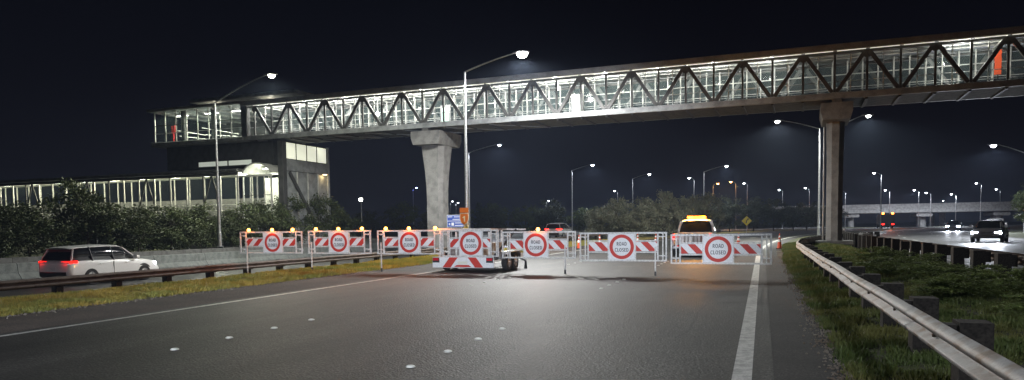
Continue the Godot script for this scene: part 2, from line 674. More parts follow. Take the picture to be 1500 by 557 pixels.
func scatter(called: String, label: String, category: String, mesh: Mesh, count: int, where: Callable, tones: Array, size: Vector2) -> void:
	var mm := MultiMesh.new()
	mm.transform_format = MultiMesh.TRANSFORM_3D
	mm.use_colors = true
	mm.mesh = mesh
	mm.instance_count = count
	for k in count:
		var q: Array = where.call()
		var p: Vector3 = q[0]
		var sc: float = rng.randf_range(size.x, size.y) * q[1]
		mm.set_instance_transform(k, Transform3D(Basis(Vector3.UP, rng.randf() * TAU).scaled(Vector3(sc, sc * rng.randf_range(0.7, 1.2), sc)), p))
		var a: Color = tones[0]
		var b: Color = tones[1]
		var patch := clampf(lumps.get_noise_2d(p.x * 9.0 + 40.0, p.z * 9.0) * 1.4 + 0.5 + rng.randf_range(-0.25, 0.25), 0.0, 1.0)
		mm.set_instance_color(k, a.lerp(b, patch))
	var o := MultiMeshInstance3D.new()
	o.name = numbered(called)
	o.multimesh = mm
	o.material_override = mats["blade"]
	add_child(o)
	tag(o, label, category)
	o.set_meta("kind", "stuff")

# ------------------------------------------------------------------ barrier gates
func text_mesh(words: String, high: float, deep := 0.006, bold := true) -> TextMesh:
	var key := "text %s %.3f" % [words, high]
	if shared.has(key):
		return shared[key]
	var f := SystemFont.new()
	f.font_names = PackedStringArray(["Droid Sans"])
	f.font_weight = 700 if bold else 400
	var t := TextMesh.new()
	t.text = words
	t.font = f
	t.font_size = 48
	t.pixel_size = high / 35.0
	t.depth = deep
	t.curve_step = 2.0
	shared[key] = t
	return t

func ring_mesh(ro: float, ri: float, thick: float) -> MB:
	var m := MB.new()
	var k := 40
	for s in k:
		var a := Vector2.from_angle(TAU * s / k)
		var b := Vector2.from_angle(TAU * (s + 1) / k)
		var p := []
		for q in [[a, ri], [a, ro], [b, ri], [b, ro]]:
			p.append(Vector3(q[0].x * q[1], q[0].y * q[1], 0))
		var d := Vector3(0, 0, thick)
		m.quad(p[0] + d, p[2] + d, p[3] + d, p[1] + d)
		m.quad(p[1] + d, p[3] + d, p[3], p[1])
		m.quad(p[2] + d, p[0] + d, p[0], p[2])
	return m

# slanting red stripes on a white board; lean 1 rises to the right, -1 falls
func striped_board(parent: Node, x0: float, x1: float, y0: float, y1: float, z: float, lean: float, pitch: float, start: float) -> void:
	var b := part(parent, "striped_board", bx(Vector3(x0, y0, z - 0.012), Vector3(x1, y1, z + 0.012)), mats["sign white"])
	var h := y1 - y0
	var board := PackedVector2Array([Vector2(x0 + 0.004, y0 + 0.004), Vector2(x1 - 0.004, y0 + 0.004), Vector2(x1 - 0.004, y1 - 0.004), Vector2(x0 + 0.004, y1 - 0.004)])
	var x := x0 + start - 4.0 * pitch
	while x < x1 + 2.0 * pitch:
		var off := h * 0.95 * lean
		var band := PackedVector2Array([Vector2(x, y0), Vector2(x + pitch * 0.5, y0), Vector2(x + pitch * 0.5 + off, y1), Vector2(x + off, y1)])
		for cut in Geometry2D.intersect_polygons(band, board):
			var m := MB.new()
			m.prism(cut, z + 0.0125, z + 0.0155)
			part(b, "stripe", m, mats["sign red"])
		x += pitch

func gate(label: String, x0: float, x1: float, z: float, y0: float, y1: float, sign_x: float, lean: float, leg_x: float, lamps: Array, turn := 0.0) -> Node3D:
	var mid := (x0 + x1) * 0.5
	var o := thing("road_barrier", label, "barrier", Vector3(mid, 0.0, z), turn, "red and white barrier gates across the road")
	var w := x1 - x0
	var a := -w * 0.5
	var b := w * 0.5
	var wm: Material = mats["gate white"]
	var t := 0.045
	part(o, "top_rail", bar(Vector3(a, y1, 0), Vector3(b, y1, 0), t, t * 1.2, 0.006), wm)
	part(o, "bottom_rail", bar(Vector3(a, y0, 0), Vector3(b, y0, 0), t, t, 0.006), wm)
	var inn := 0.27
	for x in [a + t * 0.5, a + inn, b - inn, b - t * 0.5]:
		part(o, "upright", bar(Vector3(x, y0 + t * 0.5, 0), Vector3(x, y1 - t * 0.6, 0), t, t, 0.006), wm)
	# hinge cage standing off behind each end
	for e in [a + 0.14, b - 0.14]:
		part(o, "cage_upright", bar(Vector3(e, y0 - 0.02, -0.16), Vector3(e, y1, -0.16), 0.035, 0.035, 0.005), wm)
		for y in [y0 + 0.12, y1 - 0.14]:
			part(o, "cage_rung", bar(Vector3(e, y, -0.145), Vector3(e, y, 0.0), 0.025, 0.025), wm)
			part(o, "rung", bar(Vector3(e - 0.115 , y + 0.03, 0), Vector3(e + 0.105, y + 0.03, 0), 0.03, 0.03), wm)
	for e in [a + 0.01, b - 0.01]:
		part(o, "hinge", rod(Vector3(e, y0 + 0.06, -0.03), Vector3(e, y0 + 0.16, -0.03), 0.03, 0.03, 8), mats["galvanised"])
	var h := y1 - y0
	var sx := sign_x - mid
	var half := 0.40
	var by0 := y0 + h * 0.34
	var by1 := y0 + h * 0.68
	for y in [by0 - 0.03, by1 + 0.03]:
		part(o, "middle_rail", bar(Vector3(a + inn + t * 0.5, y, 0), Vector3(sx - half, y, 0), 0.035, 0.035), wm)
		part(o, "middle_rail", bar(Vector3(sx + half, y, 0), Vector3(b - inn - t * 0.5, y, 0), 0.035, 0.035), wm)
	var la := lean if lean != 0.0 else 1.0
	var lb := lean if lean != 0.0 else -1.0
	striped_board(o, a + inn + t * 0.5, sx - half, by0, by1, 0.0, la, 0.44, -0.14 if la > 0 else 0.0)
	striped_board(o, sx + half, b - inn - t * 0.5, by0, by1, 0.0, lb, 0.44, -0.14 if lb > 0 else 0.0)
	# the sign
	var top := y1 - 0.03
	var low := y0 + 0.03
	var pl := part(o, "sign_plate", bx(Vector3(sx - half, low, 0.02), Vector3(sx + half, top, 0.035)), mats["sign white"])
	var cy := (top + low) * 0.5
	var rr := (top - low) * 0.5 - 0.008
	if not shared.has("ring%.2f" % rr):
		shared["ring%.2f" % rr] = ring_mesh(rr, rr * 0.73, 0.004).mesh()
	part(pl, "red_ring", shared["ring%.2f" % rr], mats["sign red"], Vector3(sx, cy, 0.0355))
	var q := part(pl, "lettering", text_mesh("ROAD", 0.112), mats["letter black"], Vector3(sx, cy + 0.09, 0.039))
	q.scale.x = 0.76
	q = part(pl, "lettering", text_mesh("CLOSED", 0.112), mats["letter black"], Vector3(sx, cy - 0.095, 0.039))
	q.scale.x = 0.76
	for e in [sx - half - 0.02, sx + half + 0.02]:
		part(o, "sign_stay", bar(Vector3(e, y0 + t * 0.5, 0.005), Vector3(e, y1 - t * 0.6, 0.005), 0.03, 0.03), wm)
	if leg_x > -90.0:
		var lx := leg_x - mid
		var gy := ground_at(leg_x, -z)
		if absf(gy) < 0.04:
			gy = 0.0
		var leg := part(o, "leg", bar(Vector3(lx, gy + 0.1, 0.045), Vector3(lx, y0 + h * 0.5, 0.045), 0.04, 0.04, 0.005), wm)
		part(leg, "foot", rod(Vector3(lx, gy, 0.045), Vector3(lx, gy + 0.13, 0.045), 0.035, 0.026, 8), mats["black trim"])
	for x in lamps:
		var lx: float = x - mid
		var m := MB.new()
		m.span(Vector3(lx - 0.045, y1 + 0.02, -0.03), Vector3(lx + 0.045, y1 + 0.06, 0.03))
		var hd := part(o, "warning_lamp", m, mats["black trim"])
		m = MB.new()
		var pr := []
		for k in 7:
			var an := k / 6.0 * PI
			pr.append(Vector2(0.06 * sin(an) + 0.0005, -0.06 * cos(an)))
		m.lathe(pr, 14)
		part(hd, "amber_lens", m, glow("amber lamp", Color(1.0, 0.66, 0.26), 14.0), Vector3(lx, y1 + 0.085, 0.035))
		omni(o, Vector3(lx, y1 + 0.085, 0.035), Color(1.0, 0.5, 0.1), 0.7, 0.06)
	return o

# ------------------------------------------------------------------ vehicles
func wheel(parent: Node, at: Vector3, r: float, w: float, side: float) -> void:
	if not shared.has("tyre%.2f" % r):
		var m := MB.new()
		var b := Basis(Vector3.RIGHT, PI / 2)
		m.lathe([Vector2(r * 0.62, -w / 2), Vector2(r * 0.93, -w / 2), Vector2(r, -w * 0.36), Vector2(r, w * 0.36), Vector2(r * 0.93, w / 2), Vector2(r * 0.62, w / 2), Vector2(r * 0.62, -w / 2)], 22, Vector3.ZERO, b)
		shared["tyre%.2f" % r] = m.mesh()
		m = MB.new()
		m.lathe([Vector2(0.001, -w * 0.3), Vector2(r * 0.6, -w * 0.3), Vector2(r * 0.62, -w * 0.42)], 22, Vector3.ZERO, b)
		m.lathe([Vector2(r * 0.62, w * 0.46), Vector2(r * 0.56, w * 0.34), Vector2(r * 0.14, w * 0.30), Vector2(r * 0.12, w * 0.40), Vector2(0.001, w * 0.42)], 22, Vector3.ZERO, b)
		for k in 5:
			var an := TAU * k / 5.0
			var d := Vector3(cos(an), sin(an), 0)
			m.beam(d * r * 0.1 + Vector3(0, 0, w * 0.4), d * r * 0.58 + Vector3(0, 0, w * 0.42), r * 0.16, w * 0.1, Vector3(0, 0, 1))
		shared["rim%.2f" % r] = m.mesh()
	var o := part(parent, "wheel", shared["tyre%.2f" % r], mats["rubber"], at, 0.0 if side > 0 else PI)
	part(o, "rim", shared["rim%.2f" % r], mats["rim metal"])

# lower shell: [x, sill, belt, half width at sill, half width at belt]
func shell(st: Array, crown := 0.03) -> MB:
	var m := MB.new()
	var rings := []
	for q in st:
		var ring := []
		var lo: float = q[1]
		var hi: float = q[2]
		var wl: float = q[3]
		var wh: float = q[4]
		var pts := [Vector2(0.001, lo), Vector2(wl * 0.86, lo), Vector2(wl * 0.97, lo + 0.05), Vector2(wl, lo + (hi - lo) * 0.35), Vector2(lerpf(wl, wh, 0.7), lo + (hi - lo) * 0.7), Vector2(wh, hi - 0.06), Vector2(wh - 0.05, hi - 0.01), Vector2(wh * 0.6, hi + crown * 0.7), Vector2(0.001, hi + crown)]
		for p in pts:
			ring.append(Vector3(q[0], p.y, p.x))
		for k in range(pts.size() - 1, -1, -1):
			ring.append(Vector3(q[0], pts[k].y, -pts[k].x))
		rings.append(ring)
	m.loft(rings, true, true)
	for e in [0, rings.size() - 1]:
		var ring: Array = rings[e]
		var at := Vector3.ZERO
		m.fan(at, ring, e == 0)
	return m

func house(st: Array, grow := 0.0) -> MB:
	var m := MB.new()
	var rings := []
	for q in st:
		var pts := [Vector2(q[3] + grow, q[1]), Vector2(lerpf(q[3], q[4], 0.55) + grow + 0.015, lerpf(q[1], q[2], 0.6)), Vector2(q[4] + grow, q[2] - 0.02), Vector2(q[4] * 0.7, q[2] + 0.02 + grow), Vector2(0.001, q[2] + 0.035 + grow)]
		var ring := []
		for p in pts:
			ring.append(Vector3(q[0], p.y, p.x))
		for k in range(pts.size() - 1, -1, -1):
			ring.append(Vector3(q[0], pts[k].y, -pts[k].x))
		rings.append(ring)
	m.loft(rings, true, true)
	return m

# x forward. style: "suv", "sedan" or "ute"
func car(called: String, label: String, group: String, at: Vector3, turn: float, style: String, paint: String, tail: float, head: float, beams: float, wide := 27.0) -> Node3D:
	var o := thing(called, label, "car" if style != "ute" else "pickup truck", at, turn, group)
	var pm: Material = mats[paint]
	var body: Array
	var cab: Array
	var roof: Array
	var L := 2.34
	var wb := 1.35
	var W := 0.93
	var wr := 0.34
	var belt := 1.0
	var tail_y := 0.95
	var head_y := 0.72
	if style == "suv":
		body = [[-2.36, 0.45, 0.86, 0.74, 0.74], [-2.32, 0.36, 0.98, 0.86, 0.84], [-2.15, 0.30, 1.03, 0.91, 0.89], [-1.3, 0.28, 1.04, 0.93, 0.90], [0.4, 0.28, 1.01, 0.93, 0.90], [1.05, 0.28, 0.99, 0.93, 0.88], [1.7, 0.28, 0.93, 0.92, 0.84], [2.12, 0.30, 0.84, 0.88, 0.76], [2.32, 0.36, 0.72, 0.78, 0.66], [2.38, 0.42, 0.60, 0.66, 0.56]]
		cab = [[-2.24, 0.99, 1.03, 0.82, 0.80], [-2.02, 1.0, 1.48, 0.84, 0.70], [-1.85, 1.0, 1.56, 0.85, 0.69], [-0.6, 1.0, 1.61, 0.86, 0.69], [0.2, 1.0, 1.58, 0.86, 0.68], [0.5, 1.0, 1.47, 0.85, 0.66], [1.2, 0.97, 0.99, 0.80, 0.70]]
		roof = [[-2.12, 1.50, 1.53, 0.70, 0.68], [-1.9, 1.53, 1.585, 0.72, 0.68], [-0.6, 1.56, 1.635, 0.72, 0.68], [0.2, 1.54, 1.605, 0.71, 0.67], [0.48, 1.46, 1.50, 0.69, 0.64]]
	elif style == "sedan":
		L = 2.3
		body = [[-2.30, 0.42, 0.84, 0.74, 0.70], [-2.22, 0.32, 0.95, 0.86, 0.82], [-1.6, 0.27, 0.98, 0.89, 0.86], [0.3, 0.26, 0.95, 0.90, 0.87], [1.0, 0.26, 0.92, 0.90, 0.85], [1.7, 0.27, 0.84, 0.88, 0.80], [2.15, 0.32, 0.70, 0.80, 0.70], [2.30, 0.40, 0.56, 0.66, 0.56]]
		cab = [[-1.75, 0.94, 0.97, 0.78, 0.72], [-1.05, 0.95, 1.36, 0.82, 0.62], [-0.5, 0.95, 1.43, 0.83, 0.62], [0.15, 0.94, 1.40, 0.83, 0.62], [1.05, 0.90, 0.93, 0.78, 0.68]]
		roof = [[-1.15, 1.35, 1.37, 0.63, 0.60], [-0.5, 1.38, 1.455, 0.64, 0.61], [0.2, 1.36, 1.405, 0.63, 0.60]]
		wr = 0.31
		W = 0.90
		tail_y = 0.85
		head_y = 0.62
	else:
		L = 2.55
		wb = 1.55
		wr = 0.37
		tail_y = 1.0
		head_y = 0.85
		body = [[-0.42, 0.42, 1.08, 0.88, 0.86], [0.6, 0.40, 1.09, 0.90, 0.87], [1.2, 0.40, 1.08, 0.90, 0.86], [2.1, 0.40, 1.02, 0.89, 0.82], [2.45, 0.44, 0.92, 0.80, 0.72], [2.55, 0.5, 0.8, 0.70, 0.6]]
		cab = [[-0.42, 1.05, 1.07, 0.80, 0.78], [-0.28, 1.06, 1.64, 0.80, 0.66], [-0.05, 1.06, 1.72, 0.82, 0.66], [0.9, 1.06, 1.73, 0.82, 0.66], [1.1, 1.06, 1.66, 0.82, 0.65], [1.85, 1.04, 1.06, 0.80, 0.7]]
		roof = [[-0.30, 1.63, 1.67, 0.67, 0.65], [-0.05, 1.66, 1.745, 0.69, 0.65], [0.9, 1.67, 1.755, 0.69, 0.65], [1.1, 1.62, 1.67, 0.67, 0.63]]
	part(o, "body", shell(body), pm)
	part(o, "windows", house(cab), mats["car glass"])
	part(o, "roof", house(roof), pm)
	# pillars at the sides and the rear corners
	for sd in [-1.0, 1.0]:
		var cuts: Array = [[-1.25, 0.10], [-0.2, 0.07]] if style == "suv" else [[-0.35, 0.08]] if style == "sedan" else [[0.45, 0.09], [-0.2, 0.16]]
		for q in cuts:
			var top: float = 1.56 if style == "suv" else 1.38 if style == "sedan" else 1.66
			part(o, "pillar", bar(Vector3(q[0], belt - 0.02, sd * 0.865), Vector3(q[0] - 0.05, top, sd * (0.70 if style != "sedan" else 0.635)), 0.03, q[1]), pm if style == "ute" else mats["black trim"])
		var fr: Vector3 = Vector3(1.1, 0.99, 0.80) if style != "ute" else Vector3(1.75, 1.06, 0.81)
		var ft: Vector3 = Vector3(0.42, 1.5, 0.675) if style == "suv" else Vector3(0.15, 1.39, 0.625) if style == "sedan" else Vector3(1.05, 1.68, 0.66)
		part(o, "pillar", bar(Vector3(fr.x, fr.y, sd * fr.z), Vector3(ft.x, ft.y, sd * ft.z), 0.05, 0.05), pm)
		if style == "suv":
			part(o, "pillar", bar(Vector3(-2.2, 1.02, sd * 0.83), Vector3(-2.0, 1.5, sd * 0.70), 0.05, 0.06), pm)
		part(o, "door_line", bx(Vector3(-0.255, 0.40, sd * W - 0.02), Vector3(-0.24, belt - 0.06, sd * W + 0.004)), mats["black trim"])
		for hx in [-0.95, 0.35]:
			if style != "ute" or hx > 0:
				part(o, "door_handle", bar(Vector3(hx, 0.86, sd * (W + 0.012)), Vector3(hx + 0.2, 0.87, sd * (W + 0.012)), 0.03, 0.035, 0.008), pm)
		part(o, "sill_trim", bx(Vector3(-1.0, 0.26, sd * W - 0.05), Vector3(1.0, 0.36, sd * W + 0.008)), mats["black trim"])
		part(o, "mirror", bar(Vector3(fr.x - 0.28, fr.y + 0.09, sd * 0.98), Vector3(fr.x - 0.12, fr.y + 0.08, sd * 0.97), 0.2, 0.15, 0.03), pm if style != "ute" else mats["black trim"])
		for ax in [-wb, wb]:
			var arch := MB.new()
			arch.lathe([Vector2(0.001, -0.02), Vector2(wr * 1.2, -0.02), Vector2(wr * 1.2, 0.02), Vector2(0.001, 0.02)], 22, Vector3(ax, wr + 0.02, sd * (W - 0.045)), Basis(Vector3.RIGHT, PI / 2))
			part(o, "wheel_arch", arch, mats["black trim"])
			wheel(o, Vector3(ax, wr, sd * (W - 0.09)), wr, 0.23, sd)
		# lamps
		var bk := -L + 0.03
		var tl := MB.new()
		if style == "ute":
			tl.beam(Vector3(bk - 0.02, tail_y - 0.2, sd * 0.83), Vector3(bk - 0.02, tail_y + 0.08, sd * 0.83), 0.1, 0.13, Vector3.RIGHT, 0.015)
		else:
			tl.beam(Vector3(bk + 0.03, tail_y, sd * 0.42), Vector3(bk + 0.05, tail_y + 0.01, sd * 0.80), 0.09, 0.13, Vector3.UP, 0.02)
			tl.beam(Vector3(bk + 0.02, tail_y + 0.02, sd * 0.84), Vector3(bk + 0.34, tail_y + 0.03, sd * 0.895), 0.06, 0.11, Vector3.UP, 0.015)
		part(o, "tail_light", tl, glow("tail glow %d" % int(tail), Color(1.0, 0.10, 0.07), tail) if tail > 0 else plain("tail lens", lin(0.25, 0.01, 0.01), 0.2))
		if tail > 0:
			omni(o, Vector3(bk - 0.16, tail_y, sd * 0.7), Color(1.0, 0.12, 0.08), tail * 0.008, 0.08)
		var hl := MB.new()
		hl.beam(Vector3(L - 0.12, head_y, sd * 0.46), Vector3(L - 0.28, head_y + 0.03, sd * 0.80), 0.14, 0.16, Vector3.UP, 0.03)
		part(o, "headlight", hl, glow("head glow %d" % int(head), Color(0.90, 0.95, 1.0), head) if head > 0 else mats["chrome"])
		if beams > 0:
			spot(o, Vector3(L + 0.06, head_y - 0.02, sd * 0.62), Vector3(1, -0.03, 0), Color(0.92, 0.95, 1.0), beams, wide, 0.08)
	if style == "ute":
		# tray
		for sd in [-1.0, 1.0]:
			part(o, "tray_side", bar(Vector3(-2.5, 0.80, sd * 0.86), Vector3(-0.45, 0.80, sd * 0.86), 0.07, 0.56, 0.02), pm)
		part(o, "tray_floor", bx(Vector3(-2.5, 0.50, -0.82), Vector3(-0.45, 0.58, 0.82)), mats["dark paint"])
		var tg := part(o, "tailgate", bar(Vector3(-2.53, 0.81, -0.76), Vector3(-2.53, 0.81, 0.76), 0.06, 0.54, 0.015), pm)
		part(tg, "handle", bx(Vector3(-2.575, 0.96, -0.10), Vector3(-2.56, 1.0, 0.10)), mats["black trim"])
		part(o, "rear_bumper", bar(Vector3(-2.64, 0.45, -0.84), Vector3(-2.64, 0.45, 0.84), 0.14, 0.16, 0.03), mats["chrome"])
		part(o, "number_plate", bx(Vector3(-2.722, 0.40, -0.18), Vector3(-2.712, 0.51, 0.18)), mats["sign white"])
		part(o, "axle", rod(Vector3(-wb, wr, -0.75), Vector3(-wb, wr, 0.75), 0.06, 0.06), mats["black trim"])
		part(o, "window_frame", bar(Vector3(-0.44, 1.10, -0.80), Vector3(-0.44, 1.10, 0.80), 0.05, 0.05), pm)
	else:
		part(o, "rear_bumper", bar(Vector3(-L - 0.01, 0.48, -0.72), Vector3(-L - 0.01, 0.48, 0.72), 0.08, 0.2, 0.03), mats["black trim"])
		part(o, "number_plate", bx(Vector3(-L - 0.042, 0.66, -0.18), Vector3(-L - 0.034, 0.77, 0.18)), mats["sign white"])
		part(o, "grille", bx(Vector3(L + 0.0, 0.46, -0.42), Vector3(L + 0.05, 0.58, 0.42)), mats["black trim"])
	return o

func cone(label: String, x: float, s: float) -> void:
	var o := thing("traffic_cone", label, "traffic cone", Vector3(x, 0.004, -s), 0.0, "orange cones behind the barrier")
	var m := MB.new()
	m.span(Vector3(-0.19, 0, -0.19), Vector3(0.19, 0.045, 0.19))
	part(o, "base", m, mats["rubber"])
	m = MB.new()
	m.lathe([Vector2(0.14, 0.045), Vector2(0.028, 0.9), Vector2(0.02, 0.905), Vector2(0.001, 0.905)], 16)
	part(o, "cone_body", m, mats["cone orange"])
	for q in [[0.42, 0.57], [0.68, 0.78]]:
		m = MB.new()
		var r0 := lerpf(0.14, 0.028, (q[0] - 0.045) / 0.855) + 0.004
		var r1 := lerpf(0.14, 0.028, (q[1] - 0.045) / 0.855) + 0.004
		m.lathe([Vector2(r0 - 0.006, q[0]), Vector2(r0, q[0]), Vector2(r1, q[1]), Vector2(r1 - 0.006, q[1])], 16)
		part(o, "reflective_band", m, mats["sign white"])

# ------------------------------------------------------------------ guard rails
func w_beam(x: Callable, y: Callable, s0: float, s1: float, face: float, step := 1.0) -> MB:
	var m := MB.new()
	# face +1: the ribs look towards +x
	var pr := [Vector2(0.0, 0.0), Vector2(0.035, 0.02), Vector2(0.075, 0.055), Vector2(0.075, 0.10), Vector2(0.005, 0.135), Vector2(0.005, 0.175), Vector2(0.075, 0.21), Vector2(0.075, 0.255), Vector2(0.035, 0.29), Vector2(0.0, 0.31), Vector2(-0.006, 0.31), Vector2(0.068, 0.255), Vector2(0.068, 0.21), Vector2(-0.003, 0.175), Vector2(-0.003, 0.135), Vector2(0.068, 0.10), Vector2(0.068, 0.055), Vector2(-0.006, 0.0)]
	var rings := []
	var count := int(ceil((s1 - s0) / step))
	for k in count + 1:
		var s := lerpf(s0, s1, float(k) / count)
		var ring := []
		for q in pr:
			ring.append(Vector3(x.call(s) + q.x * face, y.call(s) + (q.y - 0.31) * 0.85, -s))
		rings.append(ring)
	m.loft(rings, true, face > 0)
	return m

# ------------------------------------------------------------------ the footbridge
const BAY := 3.338

func footbridge() -> void:
	var at := Vector3(-34.536, 8.538, -47.091)
	var o := thing("footbridge", "long covered steel truss footbridge with glazed sides crossing over the road", "bridge", at, -0.0485)
	var paint: Material = mats["bridge paint"]
	var pale: Material = mats["bridge pale"]
	var dark: Material = mats["bridge dark"]
	var truss: Material = mats["truss paint"]
	var t0 := -4.4
	var t1 := 60.2
	var back := -3.6
	# decks and chords
	part(o, "deck", bx(Vector3(t0, 0.02, back + 0.1), Vector3(t1, 0.2, -0.12)), mats["dark concrete"])
	for z in [0.0, back]:
		part(o, "bottom_chord", bar(Vector3(t0, 0.2, z), Vector3(t1, 0.2, z), 0.2, 0.36, 0.02), paint)
		part(o, "top_chord", bar(Vector3(t0, 2.60, z), Vector3(t1, 2.60, z), 0.18, 0.12, 0.02), truss)
	var roof := part(o, "roof", bx(Vector3(t0, 2.86, back - 0.35), Vector3(t1, 2.95, 0.35)), paint)
	part(roof, "fascia", bar(Vector3(t0, 2.86, 0.39), Vector3(t1, 2.86, 0.39), 0.08, 0.34, 0.02), paint)
	part(roof, "soffit", bx(Vector3(t0, 2.70, 0.10), Vector3(t1, 2.72, 0.345)), pale)
	part(roof, "fascia", bar(Vector3(t0, 2.9, back - 0.39), Vector3(t1, 2.9, back - 0.39), 0.08, 0.24, 0.02), paint)
	for z in [-0.9, -1.8, -2.7]:
		part(roof, "ceiling_batten", bar(Vector3(t0, 2.82, z), Vector3(t1, 2.82, z), 0.05, 0.06), pale)
	part(roof, "roof_ridge", bar(Vector3(t0, 3.02, -1.8), Vector3(t1, 3.02, -1.8), 0.9, 0.14, 0.05), paint)
	# repeated pieces share their meshes
	var half := BAY * 0.5
	var diag_up := bar(Vector3(-half + 0.12, 0.4, 0), Vector3(-0.12, 2.56, 0), 0.17, 0.22, 0.012).mesh()
	var diag_down := bar(Vector3(0.12, 2.56, 0), Vector3(half - 0.12, 0.4, 0), 0.17, 0.22, 0.012).mesh()
	var post := bar(Vector3(0, 0.4, 0), Vector3(0, 2.55, 0), 0.12, 0.13, 0.01).mesh()
	var mull := bar(Vector3(0, 0.2, 0), Vector3(0, 2.8, 0), 0.07, 0.10).mesh()
	var thin := bar(Vector3(0, 0.2, 0), Vector3(0, 2.8, 0), 0.05, 0.035).mesh()
	var beam_ := bar(Vector3(0, -0.02, -0.1), Vector3(0, -0.02, back + 0.1), 0.14, 0.08, 0.01).mesh()
	var rafter := bar(Vector3(0, 2.76, -0.09), Vector3(0, 2.76, back + 0.09), 0.07, 0.08).mesh()
	var pane := bx(Vector3(0.03, 0.42, -0.004), Vector3(BAY / 4.0 - 0.03, 2.5, 0.004)).mesh()
	var gusset := MB.new()
	gusset.prism(PackedVector2Array([Vector2(-0.3, 0.0), Vector2(0.3, 0.0), Vector2(0.14, -0.32), Vector2(-0.14, -0.32)]), -0.055, 0.055)
	var gus := gusset.mesh()
	var brace := bar(Vector3(0, -0.02, -0.15), Vector3(BAY, -0.02, back + 0.15), 0.07, 0.05).mesh()
	for k in range(-1, 19):
		var t := k * BAY
		for z in [0.0, back]:
			if t - half > t0:
				part(o, "diagonal", diag_up, truss, Vector3(t, 0, z))
			if t + half < t1 and t > t0:
				part(o, "diagonal", diag_down, truss, Vector3(t, 0, z))
			if t > t0:
				part(o, "truss_post", post, truss, Vector3(t, 0, z))
				part(o, "gusset", gus, truss, Vector3(t, 2.56, z))
			if t + half < t1:
				part(o, "truss_post", post, truss, Vector3(t + half, 0, z))
		if t > t0 and t < t1:
			part(o, "cross_beam", beam_, dark, Vector3(t, 0, 0))
			part(o, "rafter", rafter, pale, Vector3(t, 0, 0))
		if t > t0 and t + BAY < t1 and k < 6:
			part(o, "underside_brace", brace, paint, Vector3(t, 0, 0))
		part(o, "cross_beam", beam_, dark, Vector3(t + half, 0, 0))
		for q in 4:
			var x := t + q * BAY / 4.0
			if x < t0 or x + BAY / 4.0 > t1:
				continue
			if q % 2 == 1:
				part(o, "mullion", thin, pale, Vector3(x, 0, -0.24))
			part(o, "mullion", mull, pale, Vector3(x, 0, back + 0.24))
			part(o, "pane", pane, mats["pane"], Vector3(x, 0, -0.24))
			part(o, "pane", pane, mats["pane"], Vector3(x, 0, back + 0.24))
	for z in [-0.24, back + 0.24]:
		for y in ([0.75, 1.2, 1.98] if z < -1.0 else []):
			var th := 0.035 if y < 1.9 else 0.06
			part(o, "transom", bar(Vector3(t0, y, z + 0.03), Vector3(t1, y, z + 0.03), 0.03, th), pale)
		part(o, "handrail", rod(Vector3(t0, 1.05, z + (-0.12 if z > -1.0 else 0.14)), Vector3(t1, 1.05, z + (-0.12 if z > -1.0 else 0.14)), 0.025, 0.025, 8), mats["rim metal"])
	# ceiling lights
	var fit := bx(Vector3(-0.55, 2.735, -0.09), Vector3(0.55, 2.79, 0.09)).mesh()
	var lit := bx(Vector3(-0.53, 2.71, -0.075), Vector3(0.53, 2.733, 0.075)).mesh()
	for k in range(-1, 18):
		var x := k * BAY + BAY * 0.40
		if k >= 11 and k != 13 and k != 16:
			continue
		var f := part(o, "ceiling_light", fit, pale, Vector3(x, 0, -0.62))
		part(f, "light_tube", lit, glow("bridge tube", Color(1.0, 1.0, 0.96), 9.0))
		omni(o, Vector3(x, 2.58, -0.62), Color(1.0, 1.0, 0.96), 14.0 if k < 8 else 9.0, 0.1)
	# strip lights under the near eave
	var eave := bx(Vector3(0.1, 2.645, 0.24), Vector3(half - 0.1, 2.668, 0.30)).mesh()
	var cover := bx(Vector3(0.08, 2.67, 0.22), Vector3(half - 0.08, 2.698, 0.32)).mesh()
	for k in range(-2, 36):
		var x := k * half
		if x > t0 and x + half < t1:
			var f := part(o, "eave_light", cover, pale, Vector3(x, 0, 0))
			part(f, "light_tube", eave, glow("eave tube", Color(1.0, 1.0, 0.92), 0.8))
	# end walls of the truss tube
	for x in [t0 + 0.08]:
		part(o, "portal_post", bar(Vector3(x + 0.1, 0.3, 0.02), Vector3(x + 0.1, 2.8, 0.02), 0.5, 0.45, 0.02), dark)
	# piers
	for q in [[11.95, -0.62, 8.36, 0.66, "flared concrete bridge pier behind the left barrier gates"], [38.6, 0.36, 8.36, 0.48, "dark concrete bridge pier on the grass beside the right guard rail"]]:
		var c := at + Vector3(cos(-0.0485), 0, -sin(-0.0485)) * (q[0] as float) + Vector3(0, 0, -1.7)
		var pr := thing("bridge_pier", q[4], "bridge pier", Vector3(c.x, q[1] - 0.15, c.z + (0.1 if q[0] > 30 else 0.0)), -0.0485, "concrete piers of the footbridge")
		var hgt: float = q[2] - q[1] + 0.15
		var r: float = q[3]
		var m := MB.new()
		var rings := []
		for g in [[0.0, 1.0], [hgt * 0.45, 1.0], [hgt * 0.56, 1.02], [hgt * 0.7, 1.14], [hgt - 0.95, 1.42]]:
			var ring := []
			for cnr in ([[-0.72, 1], [0.72, 1], [1, 0.55], [1, -0.55], [0.72, -1], [-0.72, -1], [-1, -0.55], [-1, 0.55]] if r > 0.5 else [[-0.38, 0.92], [0.38, 0.92], [0.92, 0.38], [0.92, -0.38], [0.38, -0.92], [-0.38, -0.92], [-0.92, -0.38], [-0.92, 0.38]]):
				ring.append(Vector3(cnr[0] * r * lerpf(1.0, g[1], 1.0 if r > 0.5 else 0.3), g[0], cnr[1] * r * 1.15 * g[1]))
			rings.append(ring)
		for a in rings.size() - 1:
			for b in 8:
				m.quad(rings[a][b], rings[a + 1][b], rings[a + 1][(b + 1) % 8], rings[a][(b + 1) % 8])
		part(pr, "shaft", m, mats["pale concrete"])
		m = MB.new()
		m.xf = Transform3D(Basis(), Vector3(0, hgt - 0.95, 0))
